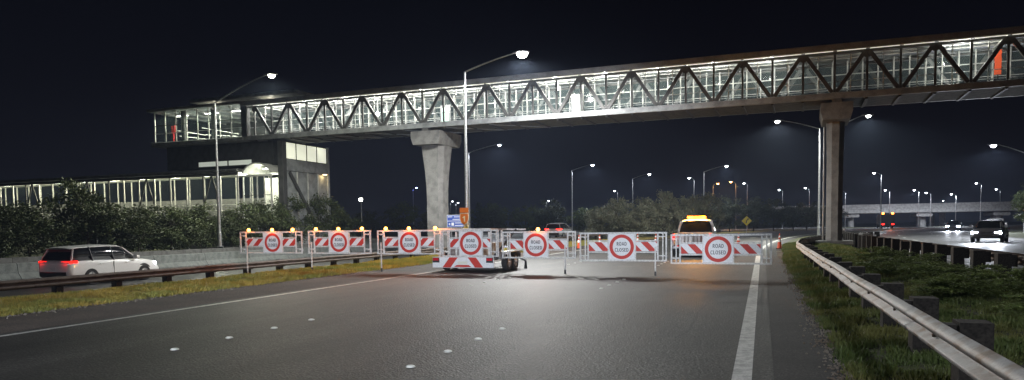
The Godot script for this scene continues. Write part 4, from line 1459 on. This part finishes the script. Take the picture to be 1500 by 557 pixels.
func ground() -> void:
	# the land: one sheet out to the horizon
	var us := [-600.0, -250.0, -120.0, -90.0, -70.0, -50.0, -42.0, -38.0, -36.0, -34.6, -33.46, -33.28, -30.0, -24.0, -21.4, -20.8, -20.2, -19.5, -18.8, -18.2, -17.6, -17.0, -16.4, -15.8, -15.2, -14.6, -14.0, -13.5, -13.2, -9.0, -4.0, 0.7, 1.0, 1.3, 1.6, 2.0, 2.4, 2.8, 3.2, 3.6, 4.0, 4.4, 4.8, 5.2, 5.8, 6.0, 12.0, 17.6, 18.6, 20.0, 24.0, 30.0, 45.0, 90.0, 200.0, 600.0]
	var ss := []
	var s := -40.0
	while s < 60.0:
		ss.append(s)
		s += 0.6 if s > 0.0 else 2.0
	while s < 700.0:
		ss.append(s)
		s += 4.0 if s < 220.0 else 40.0
	var m := MB.new()
	var rings := []
	for q in ss:
		var row := []
		for u in us:
			var x: float = u + bend(q)
			row.append(Vector3(x, ground_at(x, q), -q))
		rings.append(row)
	m.loft(rings)
	structure("ground", m, mats["soil grass"])
	var flat := func(_s: float) -> float: return 0.0
	var road := structure("road", strip(-10.98, 0.12, -40, 420, 3.0, flat, 4), mats["asphalt"])
	structure("road_shoulder", strip(-13.35, -11.0, -40, 420, 3.0, func(_q): return -0.004), mats["chip seal"])
	structure("road_shoulder", strip(0.1, 0.86, -40, 420, 3.0, func(_q): return -0.004), mats["chip seal dark"])
	var paint: Material = mats["road paint"]
	part(road, "edge_line", strip(-0.28, -0.09, -40, 420, 2.0, func(_q): return 0.004), paint)
	part(road, "edge_line", strip(-10.76, -10.63, -40, 420, 2.0, func(_q): return 0.004), paint)
	# raised ceramic markers, four to a group every ten metres
	var mk := MB.new()
	mk.lathe([Vector2(0.055, 0.0), Vector2(0.048, 0.012), Vector2(0.032, 0.02), Vector2(0.001, 0.022)], 12)
	var marker := mk.mesh()
	for g in range(0, 9):
		for k in 4:
			for lane in [[-7.18, 7.25], [-3.68, 7.06]]:
				var q: float = lane[1] + g * 10.0 + k
				part(road, "road_marker", marker, plain("ceramic", lin(0.48, 0.48, 0.44), 0.5), Vector3(lane[0] + bend(q) + rng.randf_range(-0.01, 0.01), 0.003, -q))
	# dry turf of the left verge
	var vg := MB.new()
	var rows := []
	for k in 130:
		var q := -20.0 + k * 1.2
		var row := []
		for c in 14:
			var x := lerpf(-18.9, -13.30 + 0.10 * sin(q * 1.7) + 0.06 * sin(q * 4.1), c / 13.0) + bend(q)
			row.append(Vector3(x, ground_at(x, q) + 0.012, -q))
		rows.append(row)
	vg.loft(rows)
	structure("grass_verge", vg, mats["dry turf"])
	# left carriageway, lower
	var ll := func(q: float) -> float: return left_level(q)
	var left := structure("road", strip(-32.9, -21.0, -40, 420, 3.0, ll, 2), mats["asphalt far"])
	part(left, "edge_line", strip(-24.35, -24.15, -40, 300, 3.0, func(q): return left_level(q) + 0.004), paint)
	part(left, "edge_line", strip(-31.6, -31.45, -40, 300, 3.0, func(q): return left_level(q) + 0.004), paint)
	for g in range(0, 14):
		part(left, "lane_dash", strip(-27.95, -27.8, g * 10.0, g * 10.0 + 3.0, 1.5, func(q): return left_level(q) + 0.004), paint)
	# right carriageway
	var right := structure("road", strip(5.9, 17.7, -40, 420, 3.0, func(_q): return 0.09, 2), mats["asphalt far"])
	part(right, "edge_line", strip(6.45, 6.6, -40, 300, 3.0, func(_q): return 0.094), paint)
	part(right, "edge_line", strip(16.6, 16.75, -40, 300, 3.0, func(_q): return 0.094), paint)
	for g in range(0, 20):
		for u in [9.9, 13.3]:
			part(right, "lane_dash", strip(u, u + 0.12, g * 10.0, g * 10.0 + 3.0, 1.5, func(_q): return 0.094), paint)

func rails() -> void:
	# left guard rail
	var rx := func(s: float) -> float: return -18.8 + bend(s)
	var ry := func(s: float) -> float: return 0.27 + lerpf(0.0, 0.43, smoothstep(44.0, 84.0, s))
	var o := thing("guard_rail", "brown weathered guard rail on timber posts along the left grass verge", "guard rail", Vector3.ZERO, 0.0, "guard rails along the road")
	for k in range(-3, 30):
		part(o, "rail", w_beam(func(q): return rx.call(q) + (0.006 if k % 2 else 0.0), ry, k * 4.0, k * 4.0 + 4.25, 1.0, 2.2), mats["rail brown"])
	var s := -11.0
	while s < 118.0:
		var x: float = rx.call(s)
		var g := ground_at(x, s)
		var y: float = ry.call(s)
		part(o, "post", bx(Vector3(x - 0.33, g - 0.3, -s - 0.11), Vector3(x - 0.13, y - 0.02 + rng.randf_range(-0.02, 0.02), -s + 0.11)), mats["timber"])
		part(o, "spacer", bx(Vector3(x - 0.128, y - 0.29, -s - 0.07), Vector3(x - 0.004, y - 0.03, -s + 0.07)), mats["timber"])
		s += 2.0
	# right guard rail
	o = thing("guard_rail", "dented galvanised guard rail with rusty streaks in the right foreground", "guard rail", Vector3.ZERO, 0.0, "guard rails along the road")
	var bx_ := func(q: float) -> float: return 1.42 + 0.012 * sin(q * 0.9) * smoothstep(6.0, 12.0, q) + bend(q) + (0.0 if q < 30.0 else (q - 30.0) * (q - 30.0) * 0.004)
	var by := func(_q: float) -> float: return 0.70
	for k in range(-2, 18):
		var off := (0.007 if k % 2 else 0.0) + rng.randf_range(-0.004, 0.004)
		var dip := rng.randf_range(-0.012, 0.008)
		part(o, "rail", w_beam(func(q): return bx_.call(q) + off, func(q): return 0.70 + dip * sin((q - k * 4.0) * PI / 4.25), k * 4.0, k * 4.0 + 4.25, -1.0, 0.55), mats["rail steel"])
	s = -5.0
	while s < 71.0:
		var x: float = bx_.call(s)
		var g := ground_at(x + 0.2, s)
		part(o, "post", bx(Vector3(x + 0.15, g - 0.3, -s - 0.14), Vector3(x + 0.40, 0.69 + rng.randf_range(-0.03, 0.02), -s + 0.12)), mats["timber"])
		part(o, "spacer", bx(Vector3(x + 0.008, 0.42, -s - 0.09), Vector3(x + 0.147, 0.67, -s + 0.09)), mats["timber"])
		part(o, "bolt", rod(Vector3(x - 0.03, 0.565, -s), Vector3(x + 0.0, 0.565, -s), 0.016, 0.016, 8), mats["rail brown"])
		s += 2.0
	# second rail, seen from behind
	o = thing("guard_rail", "dark guard rail on thick timber posts beyond the right grass strip", "guard rail", Vector3.ZERO, 0.0, "guard rails along the road")
	var cx := func(q: float) -> float: return 5.42 + bend(q) * 0.8
	var cy := func(_q: float) -> float: return 0.80
	for k in range(0, 22):
		part(o, "rail", w_beam(func(q): return cx.call(q) + (0.006 if k % 2 else 0.0), cy, 2.0 + k * 4.0, 6.25 + k * 4.0, 1.0, 1.1), mats["rail brown"])
	s = 3.0
	while s < 88.0:
		var x: float = cx.call(s)
		var g := ground_at(x - 0.2, s)
		part(o, "post", bx(Vector3(x - 0.40, g - 0.3, -s - 0.17), Vector3(x - 0.13, 0.81 + rng.randf_range(-0.03, 0.02), -s + 0.13)), mats["timber"])
		part(o, "spacer", bx(Vector3(x - 0.128, 0.5, -s - 0.09), Vector3(x - 0.004, 0.77, -s + 0.09)), mats["timber"])
		s += 2.0
	var eb := MB.new()
	eb.beam(Vector3(5.55, 0.42, -44.6), Vector3(5.55, 0.42, -46.4), 0.5, 0.95, Vector3.UP, 0.05)
	part(o, "end_block", eb, mats["dark concrete"])
	# concrete wall at the far side of the left carriageway
	o = thing("concrete_wall", "low stained concrete wall behind the left carriageway below the trees", "wall", Vector3.ZERO)
	var q := -8.0
	while q < 110.0:
		var x := -33.0 + bend(q + 2.0)
		var base := left_level(q + 2.0)
		var top := lerpf(0.33, 0.75, smoothstep(44.0, 84.0, q))
		var m := MB.new()
		m.xf = Transform3D(Basis(Vector3.UP, -atan((bend(q + 4.0) - bend(q)) / 4.0)), Vector3(x, base - 0.1, -q - 2.0))
		m.prism(PackedVector2Array([Vector2(-0.22, 0), Vector2(0.30, 0), Vector2(0.28, 0.18), Vector2(0.10, 0.42), Vector2(0.04, top - base - 0.18), Vector2(-0.02, top - base - 0.15), Vector2(-0.22, top - base - 0.15)]), -1.985, 1.985)
		part(o, "panel", m, mats["wall concrete"])
		m = MB.new()
		m.xf = Transform3D(Basis(Vector3.UP, -atan((bend(q + 4.0) - bend(q)) / 4.0)), Vector3(x, base - 0.1, -q - 2.0))
		m.span(Vector3(-0.56, 0.0, -1.99), Vector3(-0.225, top - base + 0.1, 1.99))
		part(o, "kerb_block", m, mats["dark concrete"])
		q += 4.0

func lamps() -> void:
	var sodium := Color(1.0, 0.72, 0.42)
	# near lamps
	street_lamp("tall street lamp shining brightest, its pole in front of the footbridge", Vector3(-16.5, ground_at(-16.5, 39.2), -39.2), 10.66, Vector3(3.1, 0.80, 0), 440.0, Color(0.98, 0.98, 0.97), true, 1.7, 30.0)
	street_lamp("street lamp on the concrete wall in front of the station", Vector3(-33.45, 0.42, -37.9), 9.3, Vector3(4.0, 1.43, 0), 160.0, Color(0.96, 0.97, 0.9), true, 1.15, 18.0)
	street_lamp("street lamp just right of the tall pole, seen below the footbridge", Vector3(-32.5, ground_at(-32.5, 78), -78), 10.2, Vector3(3.4, 0.75, 0), 170.0)
	street_lamp("street lamp with left-reaching arm just left of the dark pier", Vector3(5.0, ground_at(5, 73.6), -73.6), 10.1, Vector3(-3.3, 0.95, 0), 380.0, Color(0.97, 0.97, 0.93), true, 1.2, 20.0)
	street_lamp("street lamp reaching right from behind the dark pier", Vector3(6.5, ground_at(6.5, 69.3), -69.3), 10.1, Vector3(1.6, 0.7, 0), 300.0, Color(0.95, 0.97, 0.95), true, 1.1, 18.0)
	street_lamp("big street lamp nearest the right edge of the picture", Vector3(23.4, ground_at(23.4, 80), -80), 7.4, Vector3(-2.3, 0.95, 0), 170.0, Color(0.92, 0.95, 1.0), true, 1.3, 20.0)
	# the same rows go on behind the camera
	street_lamp("street lamp of the median row beside the camera", Vector3(-16.5, ground_at(-16.5, -3), 3.0), 10.66, Vector3(3.1, 0.72, 0), 100.0)
	street_lamp("street lamp of the island row right beside the camera", Vector3(5.0, ground_at(5.0, -4), 4.0), 10.1, Vector3(1.6, 0.7, 0), 125.0)
	# farther lamps: [label, x, s, elbow, reach x, reach y, energy, tone, pole]
	var white := Color(0.92, 0.95, 1.0)
	for q in [
		["street lamp whose pole rises left of the grey-green bushes", -28.7, 111.4, 10.2, 2.9, 0.8, 60.0, white, true],
		["street lamp above the middle of the grey-green bushes", -23.4, 136.9, 10.2, 2.7, 0.8, 50.0, white, true],
		["street lamp on a bare pole directly above the pickup truck", -9.4, 125.0, 10.2, 3.2, 0.9, 60.0, white, true],
		["short distant street lamp over the grey-green bushes", -37.8, 197.0, 10.2, -0.4, 0.7, 20.0, white, true],
		["distant white street lamp just left of the bare pole", -12.8, 145.8, 10.0, -0.5, 0.6, 30.0, white, true],
		["left one of the two orange street lamps", -10.6, 168.0, 10.0, 0.6, 0.5, 30.0, sodium, true],
		["right one of the two orange street lamps", -5.5, 162.4, 10.0, -0.6, 0.5, 30.0, sodium, true],
		["white street lamp right of the two orange ones", -3.4, 175.6, 10.2, -0.3, 0.6, 30.0, white, true],
		["small street lamp far left of the dark pier", 5.1, 209.7, 10.0, -0.5, 0.5, 15.0, white, true],
		["small street lamp touching the dark pier on its left", 11.4, 201.6, 10.0, -0.6, 0.5, 20.0, white, true],
		["street lamp highest of those between dark pier and right edge", 20.5, 147.1, 10.0, -0.8, 0.5, 40.0, white, true],
		["small street lamp touching the dark pier on its right", 19.8, 200.5, 8.85, -0.6, 0.5, 50.0, white, true],
		["first small street lamp above the overpass right of the dark pier", 29.8, 200.0, 8.85, -0.6, 0.5, 60.0, white, true],
		["second small street lamp above the overpass right of the dark pier", 36.2, 200.0, 8.7, -0.6, 0.5, 60.0, white, true],
		["faint small street lamp above the middle of the overpass", 38.9, 200.5, 8.0, -0.6, 0.5, 8.0, white, true],
		["small street lamp above the right half of the overpass", 44.2, 200.0, 7.5, -0.6, 0.5, 60.0, white, true],
		["lowest small street lamp, just above the overpass parapet", 77.4, 368.2, 10.0, -0.6, 0.5, 10.0, white, true],
		["small street lamp above the right end of the overpass", 49.5, 200.5, 10.0, -0.6, 0.5, 25.0, white, true],
		["faint street lamp above the trees at the right edge", 64.9, 243.4, 10.0, -0.6, 0.5, 6.0, white, true],
		["tiny blue-white street lamp between the trees and the flared pier", -75.3, 147.6, 10.0, 0.4, 0.5, 4.0, Color(0.45, 0.5, 1.0), true],
		["left one of the pair of small lamps behind the blue sign", -104.9, 234.0, 10.0, 0.5, 0.5, 12.0, white, true],
		["right one of the pair of small lamps behind the blue sign", -109.1, 248.8, 10.0, 0.5, 0.5, 12.0, white, true],
		["single small street lamp above the far dark trees in the middle", -74.0, 249.8, 10.0, 0.5, 0.5, 15.0, white, true]]:
		street_lamp(q[0], Vector3(q[1], ground_at(q[1], q[2]), -q[2]), q[3] - ground_at(q[1], q[2]), Vector3(q[4], q[5], 0), q[6] * 2.5, q[7], q[8], 1.25, 26.0)
	# floodlight beyond the station trees
	var o := thing("floodlight", "bright white floodlight low beside the station trees", "floodlight", Vector3(-53.0, ground_at(-53, 88), -88.0))
	part(o, "pole", rod(Vector3(0, -0.2, 0), Vector3(0, 5.1, 0), 0.08, 0.06), mats["galvanised"])
	var hd := part(o, "lamp_head", bx(Vector3(-0.3, 5.1, -0.16), Vector3(0.3, 5.55, 0.08)), mats["grey paint"])
	part(hd, "lamp_lens", bx(Vector3(-0.26, 5.14, 0.082), Vector3(0.26, 5.51, 0.1)), glow("flood glass", Color(1.0, 1.0, 0.94), 26.0))
	spot(o, Vector3(0, 5.3, 0.2), Vector3(0.5, -0.5, 1), Color(1, 1, 0.94), 25.0, 60.0, 0.2)

func gates() -> void:
	gate("barrier gate standing farthest left on the grass, its leg before the guard rail", -18.64, -15.87, -22.2, 0.65, 1.42, -17.15, 1.0, -18.3, [-18.2, -17.15, -16.25])
	gate("second barrier gate from the left, on the grass verge", -15.61, -13.01, -22.2, 0.645, 1.43, -14.31, 1.0, -15.45, [-15.25, -14.31, -13.35])
	gate("third barrier gate from the left, at the road shoulder before the flared pier", -12.76, -10.28, -22.2, 0.63, 1.42, -11.5, 1.0, -12.59, [-12.4, -11.5, -10.5])
	gate("middle barrier gate standing on the trailer above its chevron board", -10.26, -8.22, -22.2, 0.555, 1.41, -9.21, 0.0, -99.0, [])
	gate("barrier gate just right of the trailer with one amber lamp on top", -8.10, -5.60, -22.2, 0.51, 1.34, -6.93, -1.0, -5.95, [-6.85])
	gate("second barrier gate from the right, left of the pickup truck", -5.38, -2.70, -21.8, 0.45, 1.29, -4.06, -1.0, -3.04, [])
	gate("largest barrier gate farthest right, overlapping the pickup truck and the edge line", -2.52, 0.25, -21.2, 0.41, 1.225, -1.19, -1.0, -99.0, [])

func vehicles() -> void:
	car("station_wagon", "white van-like wagon driving away on the left carriageway with red tail lights", "cars on the carriageways", Vector3(-27.4, left_level(22), -23.8), PI / 2, "suv", "white paint", 3.0, 10.0, 8.0)
	var u := car("pickup_truck", "pale pickup truck parked behind the right gates with glowing amber light bar", "", Vector3(-3.12, 0.004, -36.9), PI / 2, "ute", "beige paint", 2.0, 0.0, 0.0)
	var m := MB.new()
	m.beam(Vector3(0.15, 1.87, -0.44), Vector3(0.15, 1.87, 0.44), 0.24, 0.09, Vector3.UP, 0.03)
	var lb := part(u, "light_bar", m, glow("amber bar", Color(1.0, 0.60, 0.14), 4.5))
	part(lb, "mount", bx(Vector3(0.08, 1.76, -0.4), Vector3(0.22, 1.84, 0.4)), mats["black trim"])
	omni(u, Vector3(-0.2, 1.92, -0.3), Color(1.0, 0.66, 0.20), 9.0, 0.15)
	omni(u, Vector3(-0.2, 1.92, 0.3), Color(1.0, 0.66, 0.20), 9.0, 0.15)
	car("estate_car", "silver car braking in the distance left of the grey-green bushes", "cars on the carriageways", Vector3(-21.0, left_level(76), -76.0), PI / 2 - 0.07, "suv", "silver paint", 18.0, 0.0, 0.0)
	car("sedan", "dark sedan with headlights on the right carriageway near the right edge", "oncoming cars on the right carriageway", Vector3(14.4, 0.094, -56.0), -PI / 2 - 0.35, "sedan", "dark paint", 0.0, 60.0, 40.0)
	car("sedan", "car with bluish headlights farthest away under the overpass", "oncoming cars on the right carriageway", Vector3(25.6, 0.094, -117.0), -PI / 2 - 0.25, "sedan", "grey paint", 0.0, 90.0, 80.0)
	car("hatchback", "car with headlights half hidden behind the dark sedan", "oncoming cars on the right carriageway", Vector3(23.6, 0.094, -90.0), -PI / 2 - 0.3, "suv", "silver paint", 0.0, 60.0, 40.0)
	car("service_van", "white service car parked behind the camera with headlights on the gates", "", Vector3(0.2, 0.004, 20.0), PI / 2 + 0.218, "suv", "white paint", 0.0, 20.0, 640.0, 13.6)
	# works truck under the overpass
	var t := thing("works_truck", "red-lit works truck with two amber beacons far off below the overpass", "truck", Vector3(24.5, 0.1, -170.0), PI / 2)
	part(t, "chassis", bx(Vector3(-4, 0.5, -1.0), Vector3(3.6, 0.9, 1.0)), mats["black trim"])
	part(t, "cab", bar(Vector3(2.0, 1.7, 0), Vector3(3.8, 1.7, 0), 2.2, 1.8, 0.2), mats["grey paint"])
	part(t, "box_body", bar(Vector3(-4.0, 1.9, 0), Vector3(1.8, 1.9, 0), 2.4, 2.0, 0.06), mats["dark paint"])
	for sd in [-1.0, 1.0]:
		for x in [-2.8, -1.6, 2.8]:
			wheel(t, Vector3(x, 0.5, sd * 1.0), 0.5, 0.28, sd)
		part(t, "tail_light", bx(Vector3(-4.06, 0.75, sd * 0.9 - 0.2), Vector3(-4.01, 0.95, sd * 0.9 + 0.2)), glow("tail glow 16", Color(1.0, 0.10, 0.07), 16.0))
		var bc := part(t, "beacon_light", rod(Vector3(-3.6, 2.93, sd * 0.9), Vector3(-3.6, 3.25, sd * 0.9), 0.2, 0.2, 12), glow("beacon", Color(1.0, 0.5, 0.18), 20.0))
		bc.name = "beacon_light"
		omni(t, Vector3(-3.6, 3.08, sd * 0.9), Color(1.0, 0.45, 0.15), 30.0, 0.15)
	for q in [["traffic cone standing on the edge line at the far right", 0.95, 45.0], ["traffic cone seen over the right half of the rightmost gate", -1.47, 49.0], ["traffic cone just left of the pickup truck's tail lamp", -6.6, 47.5], ["traffic cone in the gap between the two gates right of the trailer", -11.2, 45.2], ["traffic cone behind the left half of the gate left of the pickup", -9.9, 45.5], ["traffic cone behind the right half of the gate left of the pickup", -8.2, 50.0]]:
		cone(q[0], q[1], q[2])

func plants() -> void:
	# row behind the concrete wall
	var k := 0
	var tops := [[12.0, 2.2], [15.0, 2.4], [18.0, 2.3], [21.0, 2.7], [24.0, 2.9], [27.0, 3.3], [30.0, 4.5], [33.0, 3.2], [36.0, 3.2], [39.0, 3.4], [42.0, 3.5], [45.0, 3.8], [48.5, 4.3], [52.0, 4.7], [55.5, 3.6]]
	var spots := ["at the left edge of the picture", "second from the left edge", "third from the left edge", "above the white wagon's tail", "left of the tallest tree in the row", "just before the tallest tree in the row", "tallest in the row before the covered walkway", "right of the tallest tree in the row", "midway along the concrete wall", "left of the lamp pole on the wall", "right of the lamp pole on the wall", "below the arched canopy", "before the stair tower's panels", "highest, right of the stair tower", "low, at the right end of the row"]
	for q in tops:
		tree("dense_tree", "dense olive green tree behind the wall, " + spots[k], "trees behind the concrete wall", -35.6 + rng.randf_range(-0.5, 0.5), q[0] + rng.randf_range(-0.4, 0.4), q[1], 3.9 + rng.randf_range(-0.3, 0.6), 0, k % 4)
		k += 1
	k = 0
	for q in [[-38.5, 22.0, 2.4], [-39.0, 27.5, 3.0], [-38.4, 33.0, 3.0], [-38.6, 38.5, 3.0], [-38.2, 43.5, 3.0]]:
		tree("dense_tree", "dark tree in the rear row close to the walkway, number %s from the left" % ["one", "two", "three", "four", "five"][k], "trees behind the concrete wall", q[0], q[1], q[2], 4.2, 2, (k + 1) % 4)
		k += 1
	# grey-green bushes between the carriageways
	k = 0
	for q in [[-17.8, 82.0, 3.7], [-16.2, 84.0, 4.5], [-14.6, 85.0, 4.2], [-13.4, 88.0, 5.0], [-11.6, 90.0, 5.4], [-10.2, 94.0, 5.2], [-8.6, 98.0, 5.6], [-7.2, 103.0, 5.5]]:
		tree("loose_bush", "loose grey-green bush, %s from the left in the clump beyond the gates" % ["first", "second", "third", "fourth", "fifth", "sixth", "seventh", "eighth"][k], "grey-green bushes in the median", q[0], q[1], q[2], 4.2, 1, k % 3)
		k += 1
	# far dark trees
	k = 0
	for q in [[-56.0, 96.0, 4.2], [-52.5, 99.0, 5.4], [-48.5, 102.0, 5.0], [-46.0, 97.0, 4.3], [-44.0, 112.0, 5.6], [-41.0, 108.0, 5.2], [-38.5, 104.0, 4.4], [-36.0, 110.0, 5.0], [-33.5, 112.0, 4.6], [-31.0, 108.0, 5.8], [-27.5, 114.0, 4.4], [-25.5, 120.0, 5.0]]:
		tree("far_tree", "dim distant tree, %s from the left behind the middle gates" % ["first", "second", "third", "fourth", "fifth", "sixth", "seventh", "eighth", "ninth", "tenth", "eleventh", "twelfth"][k], "dim trees beyond the left carriageway", q[0], q[1], q[2], 5.2, 0 if k % 3 else 2, k % 4)
		k += 1
	k = 0
	for q in [[-10.0, 128.0, 6.2], [-5.5, 132.0, 6.4], [-1.5, 136.0, 6.2], [2.0, 141.0, 6.0], [5.5, 146.0, 5.8], [8.0, 150.0, 5.6], [10.5, 156.0, 5.4], [13.0, 161.0, 5.0]]:
		tree("far_tree", "dark tree at the outside of the bend, %s from the left behind the yellow sign" % ["first", "second", "third", "fourth", "fifth", "sixth", "seventh", "eighth"][k], "dark trees outside the bend", q[0], q[1], q[2], 6.4, 2, k % 4)
		k += 1
	k = 0
	for q in [[23.2, 74.0, 3.6], [25.6, 76.5, 4.6], [28.0, 80.0, 5.0], [27.0, 88.0, 5.2], [30.0, 95.0, 5.5]]:
		tree("dense_tree", "dark tree at the right edge of the picture, %s in its clump" % ["first", "second", "third", "fourth", "fifth"][k], "trees at the right edge", q[0], q[1], q[2], 4.6, 0, k % 4)
		k += 1
	# low weeds on the right grass strip
	k = 0
	for q in [[3.9, 21.0, 0.55], [4.4, 17.5, 0.6], [3.4, 17.0, 0.5], [4.2, 14.2, 0.6], [3.0, 14.0, 0.45], [4.6, 11.8, 0.55], [3.3, 23.5, 0.6], [2.9, 19.0, 0.5], [3.8, 11.6, 0.4], [4.9, 15.6, 0.5]]:
		tree("weed_clump", "low leafy weed clump on the right grass strip, %s counting away from the camera" % ["ninth", "seventh", "sixth", "fourth", "third", "second", "tenth", "eighth", "first", "fifth"][k], "weeds on the right grass strip", q[0], q[1], q[2], 1.5, 3, k % 4)
		k += 1
	# loose stones along the edges of the seal
	var st := MB.new()
	st.lathe([Vector2(0.001, -0.5), Vector2(0.42, -0.3), Vector2(0.5, 0.1), Vector2(0.3, 0.42), Vector2(0.001, 0.5)], 6)
	scatter("gravel", "loose gravel and dirt along the road edges", "gravel", st.mesh(), 9000, func():
		var s := 3.0 + pow(rng.randf(), 1.6) * 50.0
		var left := rng.randf() < 0.5
		var u := -13.25 + rng.randfn() * 0.16 if left else 0.84 + rng.randfn() * 0.10
		return [Vector3(u + bend(s), maxf(ground_at(u + bend(s), s), -0.004) + 0.004, -s), 1.0], [Color(0.16, 0.12, 0.085), Color(0.26, 0.23, 0.19)], Vector2(0.012, 0.04))
	# grass
	var tuft := tuft_mesh(5, 11, 0.085, 0.10)
	scatter("grass", "dry yellow grass on the verge below the left guard rail", "grass", tuft, 42000, func():
		var s := 6.0 + pow(rng.randf(), 1.6) * 62.0
		var u := rng.randf_range(-18.7, -13.32)
		if rng.randf() < 0.15:
			u = rng.randf_range(-13.6, -13.2)
		var x := u + bend(s)
		var worn_ := 0.4 if lumps.get_noise_2d(x * 22.0, s * 22.0) < -0.12 else 0.85
		return [Vector3(x, ground_at(x, s) - 0.005, -s), worn_ * (1.0 + s * 0.012)], [Color(0.54, 0.39, 0.085), Color(0.30, 0.32, 0.075)], Vector2(0.6, 1.25))
	scatter("grass", "short green grass between the two right guard rails", "grass", tuft, 42000, func():
		var s := 3.0 + pow(rng.randf(), 1.7) * 52.0
		var u := rng.randf_range(0.84, 5.5) if s < 34.0 else rng.randf_range(1.0, 5.5)
		var x := u + bend(s)
		var worn_ := 0.35 if lumps.get_noise_2d(x * 22.0 + 90.0, s * 22.0) < -0.08 else 0.9
		return [Vector3(x, ground_at(x, s) - 0.005, -s), worn_ * (1.0 + s * 0.012)], [Color(0.19, 0.19, 0.055), Color(0.10, 0.145, 0.035)], Vector2(0.5, 1.15))
